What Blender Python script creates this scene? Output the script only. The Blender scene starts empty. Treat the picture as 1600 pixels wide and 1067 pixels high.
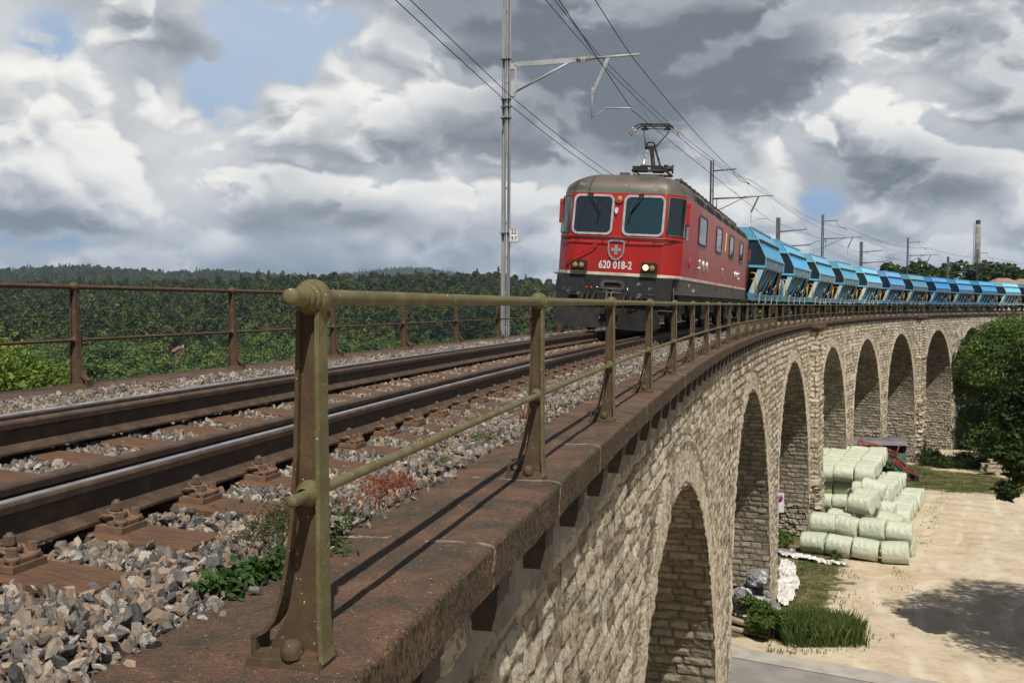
import bpy, bmesh, math, random
import numpy as np
from mathutils import Vector, Matrix, Euler

# ---------------------------------------------------------------- camera
S = bpy.context.scene
C = S.collection
PIT, ROLL = 0.0391538, 0.0050203
cam_d = bpy.data.cameras.new("camera"); cam = bpy.data.objects.new("camera", cam_d); C.objects.link(cam)
cam_d.sensor_width = 36.0; cam_d.lens = 36.0 * 1495.502 / 1600.0
cam_d.clip_start = 0.05; cam_d.clip_end = 20000
cam.matrix_world = Matrix.Rotation(math.pi / 2 - PIT, 4, 'X') @ Matrix.Rotation(ROLL, 4, 'Z')
S.camera = cam
S.view_settings.view_transform = 'Standard'; S.view_settings.look = 'None'
S.view_settings.exposure = 0.0; S.view_settings.gamma = 1.0
S.view_settings.use_curve_mapping = False

# ---------------------------------------------------------------- light
SUN_TRAVEL = Vector((-0.10, 0.64, -1.0)).normalized()
to_sun = -SUN_TRAVEL
sun_d = bpy.data.lights.new("sun", 'SUN'); sun_d.energy = 5.0; sun_d.angle = math.radians(0.55); sun_d.color = (1.0, 0.945, 0.86)
sun = bpy.data.objects.new("sun", sun_d); C.objects.link(sun)
sun.rotation_euler = SUN_TRAVEL.to_track_quat('-Z', 'Y').to_euler(); sun.location = (0, -20, 40)
SUN_EL = math.asin(to_sun.z); SUN_AZ = math.atan2(to_sun.x, to_sun.y)

class NT:
    """tiny node-tree helper"""
    def __init__(s, tree): s.t = tree; s.n = tree.nodes; s.l = tree.links
    def node(s, typ, ins=None, **kw):
        n = s.n.new(typ)
        for k, v in kw.items(): setattr(n, k, v)
        for k, v in (ins or {}).items(): s.put(n.inputs[k], v)
        return n
    def put(s, sock, v):
        if isinstance(v, bpy.types.NodeSocket): s.l.new(v, sock)
        elif isinstance(v, bpy.types.Node): s.l.new(v.outputs[0], sock)
        else:
            if isinstance(v, (tuple, list)) and len(v) == 3 and sock.type == 'RGBA': v = (*v, 1)
            sock.default_value = v
    def m(s, op, a, b=0.0, c=0.0, clamp=False):
        n = s.n.new('ShaderNodeMath'); n.operation = op; n.use_clamp = clamp
        s.put(n.inputs[0], a); s.put(n.inputs[1], b); s.put(n.inputs[2], c); return n.outputs[0]
    def v(s, op, a, b=(0, 0, 0), sc=None):
        n = s.n.new('ShaderNodeVectorMath'); n.operation = op
        s.put(n.inputs[0], a); s.put(n.inputs[1], b)
        if sc is not None: s.put(n.inputs['Scale'], sc)
        return n.outputs['Value'] if op in ('DOT_PRODUCT', 'LENGTH') else n.outputs[0]
    def noise(s, vec, scale, detail=4, rough=.5, dist=0.0, lac=2.0):
        n = s.n.new('ShaderNodeTexNoise'); s.put(n.inputs['Vector'], vec); n.inputs['Scale'].default_value = scale
        n.inputs['Detail'].default_value = detail; n.inputs['Roughness'].default_value = rough
        n.inputs['Distortion'].default_value = dist; n.inputs['Lacunarity'].default_value = lac
        return n.outputs[0]
    def ramp(s, fac, stops, interp='LINEAR'):
        n = s.n.new('ShaderNodeValToRGB'); n.color_ramp.interpolation = interp; e = n.color_ramp.elements
        while len(e) < len(stops): e.new(0.5)
        for el, (p, c) in zip(e, stops):
            el.position = p; el.color = (*c, 1) if isinstance(c, (tuple, list)) else (c, c, c, 1)
        s.put(n.inputs[0], fac); return n.outputs[0]
    def mix(s, f, a, b, blend='MIX'):
        n = s.n.new('ShaderNodeMix'); n.data_type = 'RGBA'; n.blend_type = blend; n.clamp_factor = True
        s.put(n.inputs[0], f); s.put(n.inputs[6], a); s.put(n.inputs[7], b); return n.outputs[2]
    def smooth(s, x, a, b):
        n = s.n.new('ShaderNodeMapRange'); n.interpolation_type = 'SMOOTHSTEP'
        s.put(n.inputs[0], x); n.inputs[1].default_value = a; n.inputs[2].default_value = b
        return n.outputs[0]

# ---------------------------------------------------------------- sky
W = bpy.data.worlds.new("World"); S.world = W; W.use_nodes = True
W.node_tree.nodes.clear(); w = NT(W.node_tree)
sky = w.node('ShaderNodeTexSky', sky_type='NISHITA', sun_disc=False, sun_elevation=SUN_EL, sun_rotation=SUN_AZ)
sky.air_density = 1.0; sky.dust_density = 1.2
tc = w.node('ShaderNodeTexCoord').outputs['Generated']
sep = w.node('ShaderNodeSeparateXYZ', {0: tc})
dx, dy, dz = sep.outputs
def pixdir(px, py):
    x = (px - 800) / 1495.5; y = (py - 533.5) / 1495.5
    c, s_ = math.cos(ROLL), math.sin(ROLL); x, y = c * x - s_ * y, s_ * x + c * y
    v = Vector((x, math.cos(PIT) - y * math.sin(PIT), -(y * math.cos(PIT) + math.sin(PIT))))
    return v.normalized()
SKY_A = w.m('ARCTAN2', dx, dy); SKY_E = w.m('ARCSINE', dz)
def lobe(px, py, rx, ry, soft=1.0):
    """a soft patch of sky round a direction: 1 in its middle, 0 beyond its edge (rx, ry in degrees)"""
    d = pixdir(px, py); az = math.atan2(d.x, d.y); el = math.asin(d.z)
    a, e = SKY_A, SKY_E
    da = w.m('DIVIDE', w.m('SUBTRACT', a, az), math.radians(rx)); de = w.m('DIVIDE', w.m('SUBTRACT', e, el), math.radians(ry))
    r = w.m('SQRT', w.m('ADD', w.m('MULTIPLY', da, da), w.m('MULTIPLY', de, de)))
    return w.m('SUBTRACT', 1.0, w.smooth(r, 0.0, 1.0))
# clouds look flatter and smaller towards the horizon
comb = w.node('ShaderNodeCombineXYZ', {0: dx, 1: dy, 2: w.m('MULTIPLY', dz, 1.55)}).outputs[0]
def vnz(vec, sc, seed):
    n = w.node('ShaderNodeTexNoise', {0: vec}); n.inputs['Scale'].default_value = sc; n.inputs['Detail'].default_value = 3; return w.v('SUBTRACT', n.outputs['Color'], (.5, .5, .5))
wv = w.v('ADD', comb, w.v('SCALE', vnz(comb, 3.0, 0), sc=.07))
wv = w.v('ADD', wv, w.v('SCALE', vnz(comb, 16.0, 0), sc=.016))
def puffs(vec, sc, det, gain=.55):
    n = w.node('ShaderNodeTexNoise', {0: vec}); n.noise_type = 'RIDGED_MULTIFRACTAL'; n.normalize = True
    n.inputs['Scale'].default_value = sc; n.inputs['Detail'].default_value = det; n.inputs['Roughness'].default_value = gain; n.inputs['Lacunarity'].default_value = 2.15
    n.inputs['Offset'].default_value = .9; n.inputs['Gain'].default_value = 1.4
    return w.m('SUBTRACT', 1.0, n.outputs[0])
def dens(vec):
    return w.m('ADD', w.m('MULTIPLY', w.noise(vec, 4.0, 5, .55), .58), w.m('MULTIPLY', puffs(vec, 6.4, 10, .62), .42))
D0 = dens(wv)
D1 = dens(w.v('ADD', wv, (0.006, -0.002, 0.020)))
edge = w.m('SUBTRACT', D0, D1)                       # bright where the cloud thins out upwards
relief = w.m('ADD', .50, w.m('MULTIPLY', edge, 5.4), clamp=True)
# where the sky is open and where the clouds are thick and dark (directions of the real sky)
SKYLOBES_DARK = [(960, 60, 16, 6.5, .6), (700, 10, 5, 2, .5), (760, 25, 11, 4.4, 1.0), (1050, 110, 10, 6.5, 1.0), (1240, 60, 9, 4.6, .7), (870, 190, 9, 5, .55), (1430, 250, 6, 2.8, .55), (1560, 80, 7, 6, .35),
                 (1380, 300, 10, 1.8, .45), (60, 200, 7, 1.6, .2), (560, 335, 9, 1.7, .45), (120, 365, 14, 1.5, .55), (1000, 250, 8, 3.5, .5), (620, 230, 8, 4, .3), (430, 270, 9, 2, .3)]
SKYLOBES_OPEN = [(410, 70, 9, 4.0, 1.0), (365, 150, 4.5, 3.4, .8), (330, 20, 6, 3.0, .8), (470, 380, 10, 1.7, .42), (700, 395, 9, 1.3, .55), (1262, 315, 4.0, 1.8, .50), (90, 90, 4, 4, .5), (150, 385, 13, 1.2, .4)]
SKYLOBES_LIT = [(60, 150, 7, 4.5, .8), (600, 100, 6, 4, .4), (280, 250, 8, 4, .45), (1350, 100, 4.0, 5, .75), (1170, 210, 4, 2.5, .35), (700, 330, 4.2, 1.3, .8), (620, 395, 1.4, 1.2, .9), (330, 380, 2.4, 1.6, .8), (200, 330, 9, 2.6, .35), (300, 200, 14, 7, .35), (620, 300, 10, 3.5, .25), (1450, 180, 7, 6, .3), (760, 250, 6, 3, .3), (1480, 330, 7, 2, .4), (540, 200, 7, 4, .35),
                (90, 275, 4.5, 1.4, .8), (1480, 130, 4, 3, .5), (1180, 330, 5, 2.2, .6), (570, 290, 5, 1.5, .4)]
def lobes(L):
    acc = 0.0
    for px, py, rx, ry, k in L: acc = w.m('ADD', acc, w.m('MULTIPLY', lobe(px, py, rx, ry), k))
    return acc
dark = lobes(SKYLOBES_DARK); open_ = lobes(SKYLOBES_OPEN); lit = lobes(SKYLOBES_LIT)
Dn = w.m('MULTIPLY', w.m('SUBTRACT', D0, .36), 1.15)
cov = w.smooth(w.m('SUBTRACT', w.m('ADD', Dn, .16), w.m('MULTIPLY', open_, .40)), -.09, .14)
thick = w.smooth(w.m('ADD', Dn, w.m('MULTIPLY', w.m('SUBTRACT', dark, lit), .34)), -.44, .56)
lum = w.m('ADD', w.m('MULTIPLY', relief, w.m('SUBTRACT', .60, w.m('MULTIPLY', dark, .26))), w.m('MULTIPLY', w.m('SUBTRACT', 1.0, thick), .46))
lum = w.m('ADD', lum, w.m('SUBTRACT', w.m('MULTIPLY', lit, .20), w.m('MULTIPLY', dark, .20)))
ccol = w.ramp(lum, [(0.0, (.165, .192, .225)), (.18, (.255, .282, .315)), (.38, (.42, .445, .48)), (.58, (.61, .625, .645)), (.78, (.81, .805, .79)), (1.0, (.97, .95, .91))])
skyc = w.mix(w.smooth(w.noise(wv, 2.0, 5, .6), .35, .75), (.30, .44, .68), (.46, .56, .70))
lowf = w.m('SUBTRACT', 1.0, w.smooth(dz, 0.015, .13))
skyc = w.mix(w.m('MULTIPLY', lowf, .75), skyc, (.22, .345, .50))
# a thin even layer behind the heaps, torn open in a few places
veil = w.ramp(w.m('ADD', w.noise(wv, 5.0, 7, .6), w.m('MULTIPLY', w.m('SUBTRACT', lit, dark), .22)), [(.25, (.28, .31, .35)), (.48, (.50, .53, .57)), (.68, (.70, .71, .72)), (.85, (.82, .81, .79))])
tear = w.smooth(w.m('SUBTRACT', w.m('ADD', open_, w.m('MULTIPLY', w.m('SUBTRACT', w.noise(wv, 9.0, 9, .68), .5), 2.2)), w.m('MULTIPLY', Dn, 1.6)), .30, .72)
tear = w.m('MULTIPLY', tear, w.smooth(open_, .05, .42))
base = w.mix(tear, veil, skyc)
col = w.mix(cov, base, ccol)
col = w.mix(w.m('MULTIPLY', lowf, .36), col, (.24, .345, .475))
# unseen sky overhead and behind the camera, kept clear and dim to deepen shadows
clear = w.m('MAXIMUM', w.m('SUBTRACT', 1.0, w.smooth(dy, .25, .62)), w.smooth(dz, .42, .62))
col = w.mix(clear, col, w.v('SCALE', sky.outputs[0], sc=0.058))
below = w.smooth(dz, -.06, 0.0)
col = w.mix(below, (.20, .22, .20), col)
# the wide sky behind the camera is left plainer: clear dim blue
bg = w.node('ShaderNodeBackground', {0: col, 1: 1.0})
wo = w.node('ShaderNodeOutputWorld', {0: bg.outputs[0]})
W.cycles.sampling_method = 'MANUAL'; W.cycles.sample_map_resolution = 512

# ---------------------------------------------------------------- the curve of the line
A_ = np.arange(-40, 420, .25)
def _curve():
    k = np.full_like(A_, .00323) - .00009 * np.clip(A_ - 35, 0, 60) / 60
    hd = np.concatenate([[0], np.cumsum((k[1:] + k[:-1]) / 2 * .25)])
    hd = hd - np.interp(0, A_, hd) + .23522
    ex, ey = np.sin(hd), np.cos(hd)
    X = np.concatenate([[0], np.cumsum((ex[1:] + ex[:-1]) / 2 * .25)]); Y = np.concatenate([[0], np.cumsum((ey[1:] + ey[:-1]) / 2 * .25)])
    return X - np.interp(0, A_, X) - .63025, Y - np.interp(0, A_, Y) + 2.78332, hd
CX, CY, CH = _curve()
GR = 0.00024
def head(a): return float(np.interp(a, A_, CH))
def PN(a, off, z):
    """numpy: arc length a, offset to the left, height -> xyz"""
    a = np.asarray(a, float); h = np.interp(a, A_, CH)
    x = np.interp(a, A_, CX) - off * np.cos(h); y = np.interp(a, A_, CY) + off * np.sin(h)
    return np.stack(np.broadcast_arrays(x, y, z + GR * np.maximum(a, 0)), -1)
def P(a, off, z): return Vector(PN(a, off, z).tolist())
def unproj(x, y):
    d = np.hypot(CX - x, CY - y); i = int(d.argmin()); dx_, dy_ = x - CX[i], y - CY[i]
    return A_[i] + dx_ * math.sin(CH[i]) + dy_ * math.cos(CH[i]), -dx_ * math.cos(CH[i]) + dy_ * math.sin(CH[i])
TRK = 2.1445                      # offset of the track centre
def zrail(off): return -.74192 + .0565 * (off - 1.39)
HP = -1.01928                     # top of the near coping

# ---------------------------------------------------------------- numpy noise
def _h(ix, iy, iz, seed=0):
    n = (ix.astype(np.int64) * 374761393 + iy.astype(np.int64) * 668265263 + iz.astype(np.int64) * 2147483647 + seed * 144665) & 0xffffffff
    n = ((n ^ (n >> 13)) * 1274126177) & 0xffffffff
    n = ((n ^ (n >> 15)) * 2246822519) & 0xffffffff
    return ((n ^ (n >> 16)) & 0xffffff) / float(0xffffff)
def vn(x, y, z=0.0, seed=0):
    x, y, z = np.broadcast_arrays(np.asarray(x, float), y, z)
    ix, iy, iz = np.floor(x), np.floor(y), np.floor(z); fx, fy, fz = x - ix, y - iy, z - iz
    fx, fy, fz = (f * f * (3 - 2 * f) for f in (fx, fy, fz)); r = 0
    for a in (0, 1):
        for b in (0, 1):
            for c in (0, 1):
                r = r + _h(ix + a, iy + b, iz + c, seed) * (fx if a else 1 - fx) * (fy if b else 1 - fy) * (fz if c else 1 - fz)
    return r
def fbm(x, y, z=0.0, o=4, seed=0):
    r, amp, t = 0, 1.0, 0
    for i in range(o):
        r = r + amp * vn(np.asarray(x) * 2 ** i, np.asarray(y) * 2 ** i, np.asarray(z) * 2 ** i, seed + i); t += amp; amp *= .5
    return r / t

# ---------------------------------------------------------------- mesh builder
class MB:
    def __init__(s): s.v = []; s.f = []; s.mi = []; s.sm = []; s.M = Matrix.Identity(4)
    def add(s, vs, fs, mi=0, smooth=False):
        n = len(s.v); s.v += [tuple(s.M @ Vector(p)) for p in vs]
        for f in fs: s.f.append([i + n for i in f]); s.mi.append(mi); s.sm.append(smooth)
        return s
    def box(s, c, d, mi=0, R=None, taper=1.0):
        x, y, z = d[0] / 2, d[1] / 2, d[2] / 2; c = Vector(c); vs = []
        for k in (-1, 1):
            t = taper if k > 0 else 1
            for a, b in ((-1, -1), (1, -1), (1, 1), (-1, 1)):
                p = Vector((a * x * t, b * y * t, k * z)); vs.append(c + (R @ p if R else p))
        return s.add(vs, [(3, 2, 1, 0), (4, 5, 6, 7), (0, 1, 5, 4), (1, 2, 6, 5), (2, 3, 7, 6), (3, 0, 4, 7)], mi)
    def cyl(s, p0, p1, r0, r1=None, n=12, mi=0, smooth=True, cap=True):
        r1 = r0 if r1 is None else r1
        return s.tube([p0, p1], [r0, r1], n, mi, smooth, cap)
    def tube(s, path, r, n=8, mi=0, smooth=True, cap=True, close=False):
        path = [Vector(p) for p in path]; k = len(path)
        rs = r if isinstance(r, (list, tuple)) else [r] * k
        vs = []; up = None
        for i, p in enumerate(path):
            a = path[max(i - 1, 0)]; b = path[min(i + 1, k - 1)]; t = (b - a)
            if t.length < 1e-9: t = Vector((0, 0, 1))
            t.normalize()
            if up is None: up = Vector((0, 0, 1)) if abs(t.z) < .9 else Vector((0, 1, 0))
            x = t.cross(up); x.normalize(); up = x.cross(t); up.normalize()
            for j in range(n):
                q = 2 * math.pi * j / n; vs.append(p + (x * math.cos(q) + up * math.sin(q)) * rs[i])
        fs = [(i * n + j, i * n + (j + 1) % n, (i + 1) * n + (j + 1) % n, (i + 1) * n + j) for i in range(k - 1) for j in range(n)]
        s.add(vs, fs, mi, smooth)
        if cap: s.add(vs[:n], [tuple(range(n))], mi); s.add(vs[-n:], [tuple(reversed(range(n)))], mi)
        return s
    def lathe(s, prof, c, ax, n=16, mi=0, smooth=True):
        """prof: (distance along axis, radius)"""
        ax = Vector(ax).normalized(); u = ax.orthogonal().normalized(); w_ = ax.cross(u); c = Vector(c); vs = []
        for t, r in prof:
            for j in range(n):
                q = 2 * math.pi * j / n; vs.append(c + ax * t + (u * math.cos(q) + w_ * math.sin(q)) * max(r, 1e-5))
        fs = [(i * n + j, i * n + (j + 1) % n, (i + 1) * n + (j + 1) % n, (i + 1) * n + j) for i in range(len(prof) - 1) for j in range(n)]
        return s.add(vs, fs, mi, smooth)
    def prism(s, pts, o, u, v, d, mi=0, side=None, smooth=False):
        """outline pts in the (u,v) plane at o, pushed along d"""
        o, u, v, d = Vector(o), Vector(u), Vector(v), Vector(d); n = len(pts)
        a = [o + u * p[0] + v * p[1] for p in pts]; b = [p + d for p in a]
        s.add(a, [tuple(reversed(range(n)))], mi); s.add(b, [tuple(range(n))], mi)
        return s.add(a + b, [(i, (i + 1) % n, n + (i + 1) % n, n + i) for i in range(n)], mi if side is None else side, smooth)
    def ring(s, outer, inner, o, u, v, d, mi=0):
        o, u, v, d = Vector(o), Vector(u), Vector(v), Vector(d); n = len(outer)
        L = [[o + u * p[0] + v * p[1] + e for p in q] for q, e in ((outer, d * 0), (inner, d * 0), (outer, d), (inner, d))]
        vs = sum(L, []); fs = []
        for i in range(n):
            j = (i + 1) % n
            fs += [(i, j, n + j, n + i), (2 * n + i, 3 * n + i, 3 * n + j, 2 * n + j), (i, 2 * n + i, 2 * n + j, j), (n + i, n + j, 3 * n + j, 3 * n + i)]
        return s.add(vs, fs, mi)
    def ball(s, c, r, mi=0, n=10, sc=(1, 1, 1)):
        vs, fs = [], []; m_ = n // 2
        for i in range(m_ + 1):
            for j in range(n):
                t = math.pi * i / m_; q = 2 * math.pi * j / n
                vs.append((c[0] + r * sc[0] * math.sin(t) * math.cos(q), c[1] + r * sc[1] * math.sin(t) * math.sin(q), c[2] + r * sc[2] * math.cos(t)))
        for i in range(m_):
            for j in range(n): fs.append((i * n + j, (i + 1) * n + j, (i + 1) * n + (j + 1) % n, i * n + (j + 1) % n))
        return s.add(vs, fs, mi, True)
    def build(s, name, mats, parent=None, loc=None):
        me = bpy.data.meshes.new(name); me.from_pydata(s.v, [], s.f)
        mats = mats if isinstance(mats, (list, tuple)) else [mats]
        for m_ in mats: me.materials.append(m_)
        me.polygons.foreach_set('material_index', s.mi); me.polygons.foreach_set('use_smooth', s.sm); me.update()
        bm = bmesh.new(); bm.from_mesh(me); bmesh.ops.remove_doubles(bm, verts=bm.verts, dist=1e-5)
        bmesh.ops.recalc_face_normals(bm, faces=bm.faces); bm.to_mesh(me); bm.free()
        return link(name, me, parent, loc)
def link(name, data, parent=None, loc=None):
    o = bpy.data.objects.new(name, data); C.objects.link(o)
    if parent: o.parent = parent
    if loc is not None: o.location = loc
    return o
def tag(o, label=None, cat=None, group=None, kind=None):
    for k, v_ in (('label', label), ('category', cat), ('group', group), ('kind', kind)):
        if v_: o[k] = v_
    return o
def thing(name, label, cat, group=None, loc=(0, 0, 0), rz=0.0, ry=0.0):
    o = bpy.data.objects.new(name, None); C.objects.link(o); o.empty_display_size = .2
    o.location = loc; o.rotation_euler = (0, ry, rz); return tag(o, label, cat, group)
def npmesh(name, V, F, mats, parent=None, smooth=False, mi=None, attrs=None):
    """V (n,3), F (m,k) numpy -> object"""
    me = bpy.data.meshes.new(name); m_, k = F.shape
    me.vertices.add(len(V)); me.vertices.foreach_set('co', np.ascontiguousarray(V, dtype=np.float32).ravel())
    me.loops.add(m_ * k); me.loops.foreach_set('vertex_index', np.ascontiguousarray(F, dtype=np.int32).ravel())
    me.polygons.add(m_); me.polygons.foreach_set('loop_start', np.arange(0, m_ * k, k, dtype=np.int32))
    try: me.polygons.foreach_set('loop_total', np.full(m_, k, dtype=np.int32))
    except Exception: pass
    for q in (mats if isinstance(mats, (list, tuple)) else [mats]): me.materials.append(q)
    if mi is not None: me.polygons.foreach_set('material_index', np.asarray(mi, dtype=np.int32))
    me.polygons.foreach_set('use_smooth', np.full(m_, bool(smooth)))
    for nm, (typ, arr) in (attrs or {}).items():
        at = me.attributes.new(nm, typ, 'POINT')
        at.data.foreach_set({'FLOAT': 'value', 'INT': 'value', 'FLOAT_VECTOR': 'vector', 'FLOAT_COLOR': 'color'}[typ], np.ascontiguousarray(arr, dtype=np.int32 if typ == 'INT' else np.float32).ravel())
    me.update(calc_edges=True); me.validate(); return link(name, me, parent)
def grid(nu, nv):
    i = np.arange(nu - 1)[:, None] * nv + np.arange(nv - 1)[None]
    return np.stack([i, i + nv, i + nv + 1, i + 1], -1).reshape(-1, 4)
def children(o): return [c for c in C.objects if c.parent == o]
def copy_tree(o, parent=None):
    kids = list(o.children); c = o.copy(); C.objects.link(c); c.parent = parent
    for k in kids: copy_tree(k, c)
    return c
def rr(w_, h_, r, k=4):
    pts = []
    for cx, cy, a0 in ((w_ / 2 - r, h_ / 2 - r, 0), (-w_ / 2 + r, h_ / 2 - r, 90), (-w_ / 2 + r, -h_ / 2 + r, 180), (w_ / 2 - r, -h_ / 2 + r, 270)):
        for i in range(k + 1):
            q = math.radians(a0 + 90 * i / k); pts.append((cx + r * math.cos(q), cy + r * math.sin(q)))
    return pts
def text(name, body, size, parent, loc, rot, m_, ext=.003, off=.0, shear=0.0):
    cu = bpy.data.curves.new(name, 'FONT'); cu.body = body; cu.size = size; cu.extrude = ext; cu.offset = off; cu.shear = shear; cu.resolution_u = 4
    cu.align_x = 'CENTER'; cu.align_y = 'CENTER'; cu.space_character = 1.06 if off else 1.0
    tmp = bpy.data.objects.new('tmp', cu); C.objects.link(tmp); me = bpy.data.meshes.new_from_object(tmp.evaluated_get(bpy.context.evaluated_depsgraph_get()))
    bpy.data.objects.remove(tmp); bpy.data.curves.remove(cu); me.name = name; me.materials.clear(); me.materials.append(m_)
    o = link(name, me, parent, loc); o.rotation_euler = rot; return o

# ---------------------------------------------------------------- materials
def mat(name, c, rough=.6, metal=0.0, c2=None, scale=6.0, lo=.4, hi=.65, c3=None, s3=30.0, lo3=.6, hi3=.7, bump=0.0, bs=40.0, spec=.5, coord='Object', det=5, trans=0.0, stretch=None, emit=None, objcol=False):
    m_ = bpy.data.materials.new(name); m_.use_nodes = True; t = NT(m_.node_tree); t.n.clear()
    co = t.node('ShaderNodeTexCoord').outputs[coord] if coord != 'Geo' else t.node('ShaderNodeNewGeometry').outputs['Position']
    if stretch: co = t.v('MULTIPLY', co, stretch)
    col = t.node('ShaderNodeRGB').outputs[0]; col.default_value = (*c, 1)
    if c2: col = t.mix(t.smooth(t.noise(co, scale, det, .6), lo, hi), col, c2)
    if c3: col = t.mix(t.smooth(t.noise(co, s3, det, .65), lo3, hi3), col, c3)
    if objcol: col = t.v('MULTIPLY', col, t.node('ShaderNodeObjectInfo').outputs['Color'])
    b = t.node('ShaderNodeBsdfPrincipled', {'Base Color': col, 'Metallic': metal, 'Specular IOR Level': spec})
    rgh = t.m('ADD', rough, t.m('MULTIPLY', t.m('SUBTRACT', t.noise(co, scale * 2, 3), .5), .25), clamp=True); t.put(b.inputs['Roughness'], rgh)
    if bump:
        bn = t.node('ShaderNodeBump', {'Height': t.noise(co, bs, 6, .65), 'Strength': bump, 'Distance': .02}); t.put(b.inputs['Normal'], bn.outputs[0])
    if trans: b.inputs['Transmission Weight'].default_value = trans
    if emit: t.put(b.inputs['Emission Color'], emit[0]); b.inputs['Emission Strength'].default_value = emit[1]
    t.node('ShaderNodeOutputMaterial', {0: b.outputs[0]}); return m_
def leafmat(name, a, b_, c_, tr=.35):
    m_ = bpy.data.materials.new(name); m_.use_nodes = True; t = NT(m_.node_tree); t.n.clear()
    g = t.node('ShaderNodeNewGeometry'); rnd = g.outputs['Random Per Island']
    pos = t.node('ShaderNodeTexCoord').outputs['Object']
    f = t.m('ADD', t.m('MULTIPLY', rnd, .55), t.m('MULTIPLY', t.m('SUBTRACT', t.noise(pos, .55, 3), .28), 1.0), clamp=True)
    col = t.ramp(f, [(0, a), (.5, b_), (1, c_)])
    d = t.node('ShaderNodeBsdfPrincipled', {'Base Color': col, 'Roughness': .55, 'Specular IOR Level': .25})
    tl = t.node('ShaderNodeBsdfTranslucent', {0: t.mix(1.0, col, (1.0, 1.25, .45), 'MULTIPLY')})
    mx = t.node('ShaderNodeMixShader', {0: tr, 1: d.outputs[0], 2: tl.outputs[0]})
    t.node('ShaderNodeOutputMaterial', {0: mx.outputs[0]}); return m_
def instmat(name, stops, rough=.85, nscale=3.0, bump=0.0, tr=0.0):
    """colour by instance, with a little mottling in each"""
    m_ = bpy.data.materials.new(name); m_.use_nodes = True; t = NT(m_.node_tree); t.n.clear()
    oi = t.node('ShaderNodeObjectInfo').outputs['Random']
    co = t.node('ShaderNodeTexCoord').outputs['Object']
    if tr: oi = t.m('ADD', t.m('MULTIPLY', oi, .62), t.m('MULTIPLY', t.m('SUBTRACT', t.noise(t.node('ShaderNodeNewGeometry').outputs['Position'], .011, 5, .6), .34), 1.3))
    f = t.m('ADD', oi, t.m('MULTIPLY', t.m('SUBTRACT', t.noise(co, nscale, 4), .5), .5), clamp=True)
    col = t.ramp(f, stops)
    if name == 'ballast_stone': col = t.mix(.26, col, (.14, .115, .085))
    if tr: col = t.mix(1.0, col, t.ramp(t.node('ShaderNodeNewGeometry').outputs['Random Per Island'], [(0, .62), (1, 1.3)]), 'MULTIPLY')
    d = t.node('ShaderNodeBsdfPrincipled', {'Base Color': col, 'Roughness': rough, 'Specular IOR Level': .3})
    out = d.outputs[0]
    if tr: out = t.node('ShaderNodeMixShader', {0: tr, 1: out, 2: t.node('ShaderNodeBsdfTranslucent', {0: col}).outputs[0]}).outputs[0]
    t.node('ShaderNodeOutputMaterial', {0: out}); return m_
M = {}
HAZE = 0.00008
# ---------------------------------------------------------------- terrain
def ss(x, a, b):
    t = np.clip((np.asarray(x, float) - a) / (b - a), 0, 1); return t * t * (3 - 2 * t)
def azpx(px): return math.atan((px - 800) / 1495.5)
def tz(x, y):
    x = np.asarray(x, float); y = np.asarray(y, float); r = np.hypot(x, y); az = np.arctan2(x, y)
    plain = np.interp(y, [-40, 60, 104, 130], [-9.38, -13.68, -17.0, -18.6])
    kk_ = ss(y, 150, 178) * ss(az, .2, .3); right = plain * (1 - kk_) - 1.2 * kk_
    val = np.interp(r, [0, 60, 190, 400, 520, 640, 800, 950, 1300, 1700], [-12.5, -15, -30, -32, -25, -13, 1, 5, -14, 0])
    val = val + np.interp(az, [azpx(0), azpx(300), azpx(520), azpx(760), azpx(1000)], [-8.5, -5, 1, 3, 3]) * ss(r, 450, 760)
    h1 = np.interp(az, [azpx(q) for q in (-700, -200, 0, 70, 130, 200, 260, 340, 440, 500, 560, 640, 740, 1200)], [40, 58, 56, 62, 68, 60, 52, 59, 50, 36, 18, 0, -10, -20])
    h2 = np.interp(az, [azpx(q) for q in (-100, 440, 500, 560, 620, 670, 720, 760, 860, 1000, 1500, 2200)], [0, 30, 84, 110, 132, 129, 110, 86, 50, 30, 10, 0])
    lump = (fbm(x / 260 + 7, y / 260, o=4, seed=3) - .5) * 26 * ss(r, 1100, 1900)
    val = val + ss(r, 1500, 2600) * (1 - ss(r, 2600, 3300)) * (h1 - val * 0) + lump
    val = np.where(r > 2600, np.maximum(val, ss(r, 3300, 4500) * (1 - ss(r, 4600, 7000)) * h2 + lump * .6 - 5), val)
    m_ = ss(az, -.02, .16) * (np.abs(az) < 2.2)
    z = val * (1 - m_) + right * m_
    back = ss(np.abs(az), 1.5, 2.3)
    z = z * (1 - back) + plain * back
    return z + (fbm(x / 3.1, y / 3.1, o=3, seed=9) - .5) * .12
nr, na = 230, 420
rad = np.concatenate([[.5], np.geomspace(3, 9000, nr - 1)])
azs = np.concatenate([np.linspace(-math.pi, -.75, 60, endpoint=False), np.linspace(-.75, .75, na - 120, endpoint=False), np.linspace(.75, math.pi, 60)])
RR, AZ = np.meshgrid(rad, azs, indexing='ij')
gx, gy = RR * np.sin(AZ), RR * np.cos(AZ); gz = tz(gx, gy)
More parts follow.
